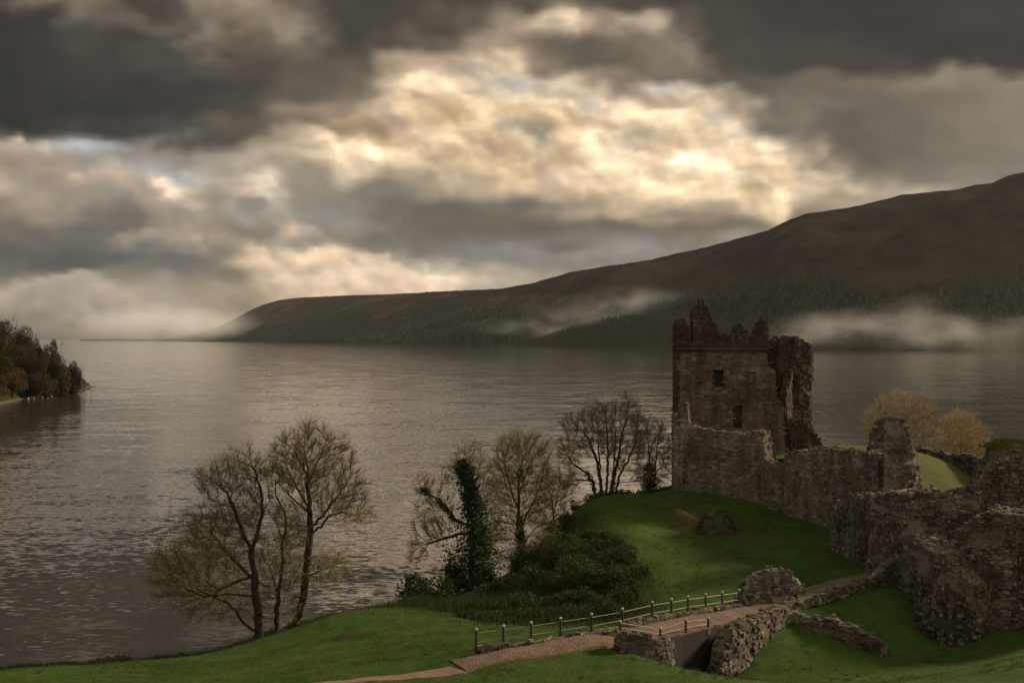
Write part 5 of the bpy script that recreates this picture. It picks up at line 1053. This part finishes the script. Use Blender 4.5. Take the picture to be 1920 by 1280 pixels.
# --- bushes, thicket and rough grass
def on(px, py, d, sink=0.15): p = W(px, py, d); return (p[0], p[1], gz(p[0], p[1]) - sink)
def build_bushes():
    bush('ivy_bush', 'large dark leaved bush at the water side, lowest on the slope', W(800,1142,75.5), (2.7, 2.2, 3.6), 6500, .24, 'ivy', 61, lobes=14)
    bush('ivy_bush', 'dark leaved bush massed against the foot of the ivy choked tree', W(900,1118,79), (2.6, 2.0, 3.4), 5200, .24, 'ivy', 62, lobes=12)
    bush('ivy_bush', 'narrow dark bush standing between the low water side bush and the ivy choked tree', W(846,1100,80), (1.5, 1.5, 2.6), 2600, .22, 'ivy', 63)
    g = np.random.default_rng(3)
    spots = [(1010,1040,80,2.4,3.6,'shrub'),(1050,1010,83,2.2,3.0,'shrub'),(1085,990,85,2.0,2.6,'shrub'),(1040,1070,76,2.4,3.2,'bracken'),(1085,1055,77,2.3,2.8,'shrub'),(1120,1040,79,1.9,2.2,'bracken'),(1150,1070,75,1.9,2.0,'bracken'),(1000,1090,74,2.4,2.6,'shrub'),
             (1060,1110,70,2.5,2.6,'bracken'),(1110,1105,70,2.5,2.6,'shrub'),(1150,1110,69,1.9,2.2,'bracken'),(1178,1095,71,1.4,1.6,'bracken'),(960,1115,73,2.2,2.0,'shrub'),(925,1130,72,2.0,1.6,'shrub'),(1010,1140,66,2.3,1.8,'shrub'),(1065,1145,65,2.2,1.9,'bracken'),(1115,1140,65,2.1,1.9,'shrub'),(1160,1140,65,1.6,1.7,'bracken'),(960,1150,65,2.0,1.3,'shrub'),(910,1152,66,1.8,1.1,'shrub'),(1185,1130,67,1.0,1.2,'shrub'),(865,1148,69,1.6,1.0,'shrub'),(1110,1000,84,2.0,2.0,'shrub'),(1140,1025,81,1.9,1.9,'shrub'),(1170,1055,77,1.7,1.7,'bracken'),(1190,1085,72,1.4,1.5,'shrub'),(1030,1020,85,2.2,3.2,'shrub'),(985,1065,80,2.2,3.2,'shrub'),(820,1152,70,1.7,.9,'shrub'),(780,1150,71,1.7,.9,'bracken'),(940,1165,62,1.8,.9,'shrub'),(990,1165,61.5,1.8,1.1,'bracken'),(1040,1162,61.5,1.9,1.3,'shrub'),(1090,1160,61.5,1.9,1.4,'shrub'),(1140,1156,62,1.6,1.3,'bracken'),(890,1165,63,1.7,.7,'bracken'),(1060,960,93,1.8,1.6,'bracken'),(1040,1040,79,2.4,3.6,'shrub'),(1090,1080,73,2.4,2.9,'shrub')]
    for k, (px, py, d, r, h, mt) in enumerate(spots):
        c = on(px, py, d); lab = 'olive green bush in the dense thicket covering the slope behind the railing' if mt == 'shrub' else 'brown bracken clump in the dense thicket covering the slope behind the railing'
        h *= .92; bush('thicket_bush' if mt == 'shrub' else 'bracken_clump', lab, c, (r, r * .9, h), int(1700 * r), .16, mt, 100 + k, 'thicket on the slope behind the railing', stems=8)
    hed = [(1040,985,96),(1062,972,98),(1085,962,99),(1108,956,100),(1132,952,100.5),(1160,948,101),(1188,944,102),(1212,940,103),(1236,934,103.5),(1255,928,104)]
    for k, (px, py, d) in enumerate(hed):
        bush('hedge_bush', 'low dark scrub bush in the line along the crest under the bare trees', on(px, py, d, .3), (1.5, 1.1, 1.25 if k < 8 else .9), 1100, .17, 'shrub' if k % 3 else 'bracken', 140 + k, 'scrub along the crest', stems=6)
    edge = [(490,1196,63.2,1.1,1.1,'shrub'),(520,1188,64,1.3,1.0,'shrub'),(555,1178,64.5,1.2,1.0,'shrub'),(585,1166,66,1.2,.8,'shrub'),(615,1156,67,1.2,.7,'bracken'),(655,1148,68,1.2,.6,'shrub'),(700,1142,69,1.2,.7,'bracken'),(735,1142,70,1.2,.7,'shrub'),(450,1206,62.5,1.2,.6,'shrub'),(415,1220,61.5,1.2,.55,'bracken'),(375,1230,60.5,1.0,.6,'bracken'),(215,1246,58.2,1.2,1.25,'bracken'),(240,1243,58.6,.9,.9,'bracken'),(180,1248,57.8,1.0,.95,'bracken'),(140,1250,57.4,.8,.6,'bracken'),(85,1252,56.4,.7,.5,'bracken'),(340,1234,60,1.1,.7,'bracken'),(675,1146,68.5,1.2,.8,'shrub'),(570,1174,65.5,1.0,1.2,'shrub'),(505,1192,64,1.2,1.3,'shrub')]
    for k, (px, py, d, r, h, mt) in enumerate(edge):
        bush('shore_bush', 'low rough bush on the lawn edge above the water', on(px, py, d, .25), (r, r * .8, h), int(1000 * r), .12, mt, 170 + k, 'rough bushes along the lawn edge', stems=10)
build_bushes()

def blades(name, label, pts, h, mat, seed, wid=0.012, lean=0.35):
    g = np.random.default_rng(seed); P = np.asarray(pts); m = len(P); hh = h * g.uniform(.45, 1.3, m); a = g.uniform(0, 2 * np.pi, m)
    dx, dy = np.cos(a), np.sin(a); w = np.broadcast_to(wid, m); l = lean * hh * g.uniform(.1, 1, m); b = g.uniform(0, 2 * np.pi, m)
    z0 = np.zeros(m); base0 = P + np.stack([-dx * w, -dy * w, z0 - .02], 1); base1 = P + np.stack([dx * w, dy * w, z0 - .02], 1); tip = P + np.stack([np.cos(b) * l, np.sin(b) * l, hh], 1)
    mb = MB(); mb.add(np.stack([base0, base1, tip], 1), np.arange(m * 3).reshape(m, 3))
    return tag(mb.build(name, mat), label, None, None, 'stuff')
def scatter(n, seed, x0, x1, y0, y1):
    g = np.random.default_rng(seed); x = g.uniform(x0, x1, n); y = g.uniform(y0, y1, n); return x, y
def build_grass():
    # lawn near the camera, the mound, and taller dry grass along the shore edge
    x, y = scatter(330000, 1, -34, 30, 36, 104); px = 960 + x / y * F; z = ground_z(x, y); py = HZ + (CAMZ - z) / y * F
    keep = (px > -20) & (px < 1940) & (py < 1300) & (z > 3.6)
    x, y, z, px, py = x[keep], y[keep], z[keep], px[keep], py[keep]
    # not on the paths
    def inside(poly):
        r = np.zeros(len(x), bool); n_ = len(poly)
        for i in range(n_):
            (xa, ya), (xb, yb) = poly[i], poly[(i + 1) % n_]; c = ((ya > y) != (yb > y)) & (x < (xb - xa) * (y - ya) / (yb - ya + 1e-12) + xa); r ^= c
        return r
    lane = [W(842,1243,42.4), W(868,1232,42.7)] + FARW + [W(1500,1117,60.4), W(1560,1099,63.4), W(1640,1078,67), W(1700,1066,67), W(1585,1097,62.3), W(1520,1116,59.6)] + [W(*NEAR_E[i]) for i in range(11, -1, -1)] + [W(905,1259,41.3), W(878,1266,40.9)]
    red = [W(500,1285,40.2), W(620,1279,40.4), W(740,1269,40.9), W(838,1254,41.7), W(880,1268,40.8), W(760,1280,40.3), W(640,1290,39.8), W(500,1302,39.6)]
    k = ~(inside([(p[0], p[1]) for p in lane]) | inside([(p[0], p[1]) for p in red]))
    x, y, z = x[k], y[k], z[k]; z = z + ground_bumps(x, y); dens = fbm(x / 3, y / 3, 0, 3, 5)
    h = 0.085 * (1 + 0.8 * np.clip(dens, -.6, 1)); blades('grass', 'short green grass growing over the castle lawns', np.stack([x, y, z], 1), h, M['blade'], 2, wid=0.010)
    g = np.random.default_rng(6); t = g.uniform(0, 1, 16000); ex = np.array([(0,1252,54.3),(150,1245,56.4),(260,1238,58.5),(400,1226,60.8),(480,1195,62.9),(560,1176,65),(620,1152,67),(700,1141,69),(750,1138,71)]); e = np.array([W(*p) for p in ex])
    q = t * 8; pts = np.stack([np.interp(q, np.arange(9), e[:, i]) for i in range(3)], 1)[:, :2] + g.normal(0, .55, (16000, 2)); zz = ground_z(pts[:, 0], pts[:, 1]) + ground_bumps(pts[:, 0], pts[:, 1])
    hh = 0.32 * (1 + 0.9 * fbm(pts[:, 0] / 1.6, pts[:, 1] / 1.6, 0, 3, 9)); blades('tall_grass', 'dry rough grass along the bank above the loch', np.column_stack([pts, zz]), np.maximum(hh, .05), M['dry'], 7, wid=0.012, lean=.5)
    tx, ty = scatter(16000, 31, -34, 30, 36, 100); tz = ground_z(tx, ty); pick = (fbm(tx / 2.2, ty / 2.2, 4, 3, 41) > .12) & (tz > 4.2) & (HZ + (CAMZ - tz) / ty * F < 1300)
    tx, ty = tx[pick], ty[pick]; rep = 16; g = np.random.default_rng(32); bx = np.repeat(tx, rep) + g.normal(0, .07, len(tx) * rep); by = np.repeat(ty, rep) + g.normal(0, .07, len(tx) * rep); x, y = bx, by
    k = ~(inside([(p[0], p[1]) for p in lane]) | inside([(p[0], p[1]) for p in red])); bx, by = bx[k], by[k]; bz = ground_z(bx, by) + ground_bumps(bx, by)
    blades('grass_tufts', 'coarser tufts standing up out of the lawn', np.column_stack([bx, by, bz]), 0.15, M['blade'], 33, wid=.011, lean=.6)
    g = np.random.default_rng(16); q = np.array([(1010,1100,74),(1080,1060,77),(1150,1090,71),(940,1140,68),(870,1150,67),(1060,1150,63),(1140,1148,63),(800,1152,70),(1060,985,90),(1100,1010,82),(990,1160,61.5),(760,1148,71)]); c = np.array([W(*p) for p in q])
    k = g.integers(0, len(c), 26000); pts = c[k][:, :2] + g.normal(0, 1.8, (26000, 2)); ok = ground_z(pts[:, 0], pts[:, 1]) > .6; pts = pts[ok]; zz = ground_z(pts[:, 0], pts[:, 1]) + ground_bumps(pts[:, 0], pts[:, 1])
    hh = .75 * (1 + .9 * fbm(pts[:, 0] / 1.8, pts[:, 1] / 1.8, 2, 3, 29)); blades('rough_grass', 'long rank grass and weeds among the thicket', np.column_stack([pts, zz]), np.maximum(hh, .1), M['rank'], 17, wid=.02, lean=.8)
build_grass()

# ------------------------------------------------------------------ wooded headland on the left
def headland_z(X, Y):
    sh = np.interp(Y, [330, 350, 372, 402, 412, 430, 480, 560], [-192, -195.5, -201, -203.5, -197, -203, -222, -280])
    t = sh - X; return np.where(t > 0, 26 * (1 - np.exp(-t / 30.0)) + 0.05 * t, t * 0.35) + np.where(t > 0, 0.8, 0) * fbm(X / 9, Y / 9, 1, 3, 4) * np.clip(t / 8, 0, 1)
def build_headland():
    xs = np.arange(-420, -184, 2.0); ys = np.arange(300, 580, 2.0); X, Y = np.meshgrid(xs, ys); Z = headland_z(X, Y); Z = np.where(Y < 340, np.minimum(Z, (Y - 322) * .8), Z)
    m, n, out = material('headland_ground'); f = n.noise(pos(n), .25, 5, .65); zz = n.sep(pos(n))[2]
    col = n.mix(n.remap(zz, .3, 0.9), n.mix(f, (0.03, 0.025, 0.02), (0.12, 0.10, 0.08)), n.mix(f, (0.015, 0.014, 0.007), (0.04, 0.032, 0.014)))
    b = MB(); b.add(np.stack([X, Y, Z], -1), grid_faces(len(ys), len(xs))); tag(b.build('headland', finish(m, n, out, col, .95, n.bump(f, .8, 1.0), .1), smooth=True), 'steep wooded headland jutting into the loch', None, None, 'structure')
    g = np.random.default_rng(44)
    def crown_tree(label, px, d, py_top, half, mat, seed, dens=1.0, bare=False, leaf=.62, name='headland_tree', group='trees on the headland'):
        x = Xof(px, d); z0 = float(headland_z(np.array([x]), np.array([d]))[0]); zt = Zof(py_top, d); h = max(zt - z0, 3.5); base = np.array([x, d, z0 - .5]); q = np.random.default_rng(seed)
        root = tag(empty(name, base), label, 'tree', group); w = half / F * d
        mb = MB(); k = 10; ends = []
        tube(mb, np.array([[0, 0, 0], [q.normal(0, .2), 0, h * .35], [q.normal(0, .4), q.normal(0, .3), h * .7]]), np.array([.35, .25, .12]), 6)
        for i in range(12 if bare else 12):
            a = q.uniform(0, 6.28); e = np.array([np.cos(a) * w * q.uniform(.3, 1), np.sin(a) * w * q.uniform(.3, 1), h * q.uniform(.55, 1.02)]); s = np.array([0, 0, h * q.uniform(.2, .6)])
            mid = s * .5 + e * .5 + [0, 0, -.06 * h]; tube(mb, np.array([s, mid, e]), np.array([.14, .09, .04]), 4); ends.append(e)
            for j in range(3 if bare else 2): tube(mb, np.array([mid * .4 + e * .6, e * .6 + mid * .4 + q.normal(0, w * .16, 3) + [0, 0, w * .1], e + q.normal(0, w * .25, 3)]), np.array([.06, .045, .025]), 3)
        ob = mb.build('trunk', M['bark'], root)
        nl = 11; lc = q.normal(size=(nl, 3)); lc /= np.linalg.norm(lc, axis=1)[:, None]; lc *= q.uniform(.3, .75, nl)[:, None]; lr = q.uniform(.25, .48, nl)
        cnt = int(900 * dens * max(.5, w * h / 40)); kk = q.integers(0, nl, cnt); u = q.normal(size=(cnt, 3)); u /= np.linalg.norm(u, axis=1)[:, None]; u *= (q.uniform(.2, 1, cnt) ** .5)[:, None]
        p = (lc[kk] + u * lr[kk][:, None]) * [w, w * .9, h * .52] + [0, 0, h * .52]; mb = MB(); leaf_quads(mb, p, leaf, q); mb.build('crown', M[mat], root)
        return root
    T = [('grey bare topped tree rising highest at the very left of the headland', 10, 392, 580, 34, 'autumn', .9, True),
         ('russet tree just right of the bare topped one on the headland skyline', 46, 394, 606, 34, 'autumn', 1.3, False), ('small rounded brown tree on the headland skyline, halfway down the slope', 70, 398, 616, 24, 'autumn', 1.2, False),
         ('brown tree low on the headland skyline above the point', 98, 402, 630, 24, 'autumn', 1.2, False), ('rust coloured tree on the outer face of the headland', 84, 396, 644, 34, 'autumn', 1.5, False),
         ('dark green tree in the middle of the headland', 22, 376, 640, 38, 'olive', 1.5, False), ('deep green rounded tree high on the headland face', 58, 384, 640, 36, 'olive', 1.5, False),
         ('small russet tree at the outer tip of the headland', 126, 405, 664, 26, 'autumn', 1.3, False), ('olive green tree above the shore near the tip', 108, 396, 672, 32, 'olive', 1.5, False), ('broad olive tree on the lower headland bank', 70, 384, 678, 36, 'olive', 1.6, False),
         ('orange brown rounded tree at the water edge, nearest on the headland', 24, 366, 688, 36, 'orange', 1.8, False), ('dull gold shrubby tree cut by the frame edge at the water', -8, 351, 700, 24, 'orange', 1.6, False), ('brown tree leaning over the shore at the point', 144, 406, 684, 16, 'autumn', 1.2, False),
         ('dark tree behind the orange brown one on the headland', 0, 372, 626, 36, 'olive', 1.4, False), ('olive shrubby tree at the shore below the broad olive tree', 112, 395, 698, 26, 'olive', 1.5, False), ('dusky brown tree filling the headland between skyline and shore', 40, 378, 660, 34, 'autumn', 1.4, False),
         ('low dark tree overhanging the beach stones', 76, 380, 706, 24, 'olive', 1.5, False), ('low brown tree rooted at the tip beside the dead branch', 134, 403, 706, 16, 'autumn', 1.3, False)]
    for k, (lab, px, d, top, half, mat, dens, bare) in enumerate(T): crown_tree(lab, px, d, top, half, mat, 300 + k, dens * 2.0, bare, .5)
    # low scrub over the bank
    X = g.uniform(-300, -194, 22000); Y = g.uniform(338, 440, 22000); Z = headland_z(X, Y); k = (Z > 0.9); P = np.stack([X, Y, Z + g.uniform(0, 2.6, 22000)], 1)[k]
    mb = MB(); leaf_quads(mb, P, .8, g); tag(mb.build('undergrowth', M['olive']), 'dull olive undergrowth covering the headland bank', None, None, 'stuff')
    # dead branch lying out over the water, pale stones on the beach
    d = 402.0; mb = MB()
    for pts, r in (([(132,726),(146,729),(156,727),(164,722),(172,719),(178,721)], .28), ([(156,727),(160,716),(168,712),(175,714)], .16), ([(164,722),(171,726),(180,727)], .14), ([(150,728),(152,718),(148,710)], .14), ([(168,721),(173,730),(170,737)], .12), ([(160,716),(156,709),(160,704)], .1), ([(175,714),(181,717),(182,724)], .09), ([(172,719),(168,728)], .1)):
        p = np.array([W(a, b + 6, d) for a, b in pts]); p[:, 1] += np.linspace(0, 2, len(p)) * rng.uniform(-1, 1); tube(mb, p, np.linspace(r, r * .35, len(p)), 5)
    tag(mb.build('fallen_branch', M['bark'], org=W(140, 735, d)), 'dead leafless branch reaching out over the water from the headland point', 'branch')
    for k, (px, py, d, s) in enumerate(((58,745,377,2.0),(66,744,379,1.6),(74,743,381,2.2),(84,741,386,1.3),(50,746,375,1.2),(92,740,390,1.5))):
        q = np.random.default_rng(k); v = CUBE_V * [s, s * .7, s * .28] * q.uniform(.6, 1.1, (8, 3)); mb = MB(); mb.add(v, CUBE_F); c = W(px, py, d); c[2] = .25
        o = mb.build('beach_stone', M['beach'], org=None); o.location = c; tag(o, 'pale flat stone on the little beach under the headland trees', 'stone', 'pale stones on the headland beach')
build_headland()

# ================================================================== mist and air
def mist(name, label, c, half, dens, seed, scale, lo=.42, hi=.72):
    bm = bmesh.new(); bmesh.ops.create_icosphere(bm, subdivisions=3, radius=1.0); me = bpy.data.meshes.new(name); bm.to_mesh(me); bm.free()
    o = bpy.data.objects.new(name, me); COL.objects.link(o); o.location = c
    for v in me.vertices: v.co = Vector((v.co.x * half[0], v.co.y * half[1], v.co.z * half[2]))
    m, n, out = material('mist_bank'); tc = n.new('ShaderNodeTexCoord').outputs['Object']; q = n.vmath('MULTIPLY', tc, (1 / half[0], 1 / half[1], 1 / half[2]))
    q = n.vmath('ADD', q, n.vmath('SCALE', n.vmath('SUBTRACT', n.noise(tc, scale * 1.6, 4, .6, out=1), (.5, .5, .5)), 0.75))
    fall = n.remap(n.vmath('LENGTH', q), 0.15, 1.0, 1.0, 0.0, smooth=True)
    nz = n.noise(n.vmath('ADD', n.vmath('MULTIPLY', tc, (scale, scale * .6, scale * 2.0)), (seed, 0, 0)), 1.0, 4, .55)
    dn = n.math('MULTIPLY', n.math('MULTIPLY', fall, n.remap(nz, lo, hi, smooth=True)), dens)
    v = n.new('ShaderNodeVolumePrincipled'); v.inputs['Color'].default_value = (.92, .93, .94, 1); v.inputs['Anisotropy'].default_value = 0.2; n.put(v.inputs['Density'], dn)
    m.node_tree.links.new(v.outputs[0], out.inputs['Volume']); me.materials.append(m); return tag(o, label, None, None, 'stuff')
def mist_at(px, py, d): return tuple(W(px, py, d))
mist('mist', 'pale mist lying behind the wooded rise across the loch', mist_at(1225, 578, 2760), (430, 150, 78), .0055, 1.0, .004, .36, .75)
mist('mist', 'thin mist tongue trailing to the water left of the wooded rise', mist_at(1040, 614, 3020), (300, 140, 52), .0045, 5.0, .005, .36, .75)
mist('mist', 'soft mist bank along the far shore right of the keep', mist_at(1600, 620, 1880), (260, 90, 52), .0042, 9.0, .006, .36, .76)
mist('mist', 'brighter mist bank rising from the far shore at the right edge', mist_at(1830, 612, 1790), (320, 90, 75), .0046, 14.0, .005, .36, .76)
mist('mist', 'low cloud swallowing the far end of the hill', mist_at(310, 606, 6700), (820, 420, 170), .0042, 21.0, .0015, .25, .55)
mist('mist', 'drifting mist blurring the low tip of the hill', mist_at(405, 600, 5500), (330, 160, 120), .0014, 31.0, .003, .25, .65)
def haze():
    b = MB(); x0, x1, y0, y1, z0, z1 = -8600, 8600, -150, 11900, -6, 720
    v = [(x, y, z) for x in (x0, x1) for y in (y0, y1) for z in (z0, z1)]; b.add(v, CUBE_F); m, n, out = material('haze_air')
    p = n.new('ShaderNodeVolumePrincipled'); p.inputs['Color'].default_value = (.92, .97, 1.0, 1); p.inputs['Density'].default_value = 1.0e-5; p.inputs['Anisotropy'].default_value = 0.3
    m.node_tree.links.new(p.outputs[0], out.inputs['Volume']); tag(b.build('haze', m), 'thin evening haze over the loch', None, None, 'stuff')
haze()
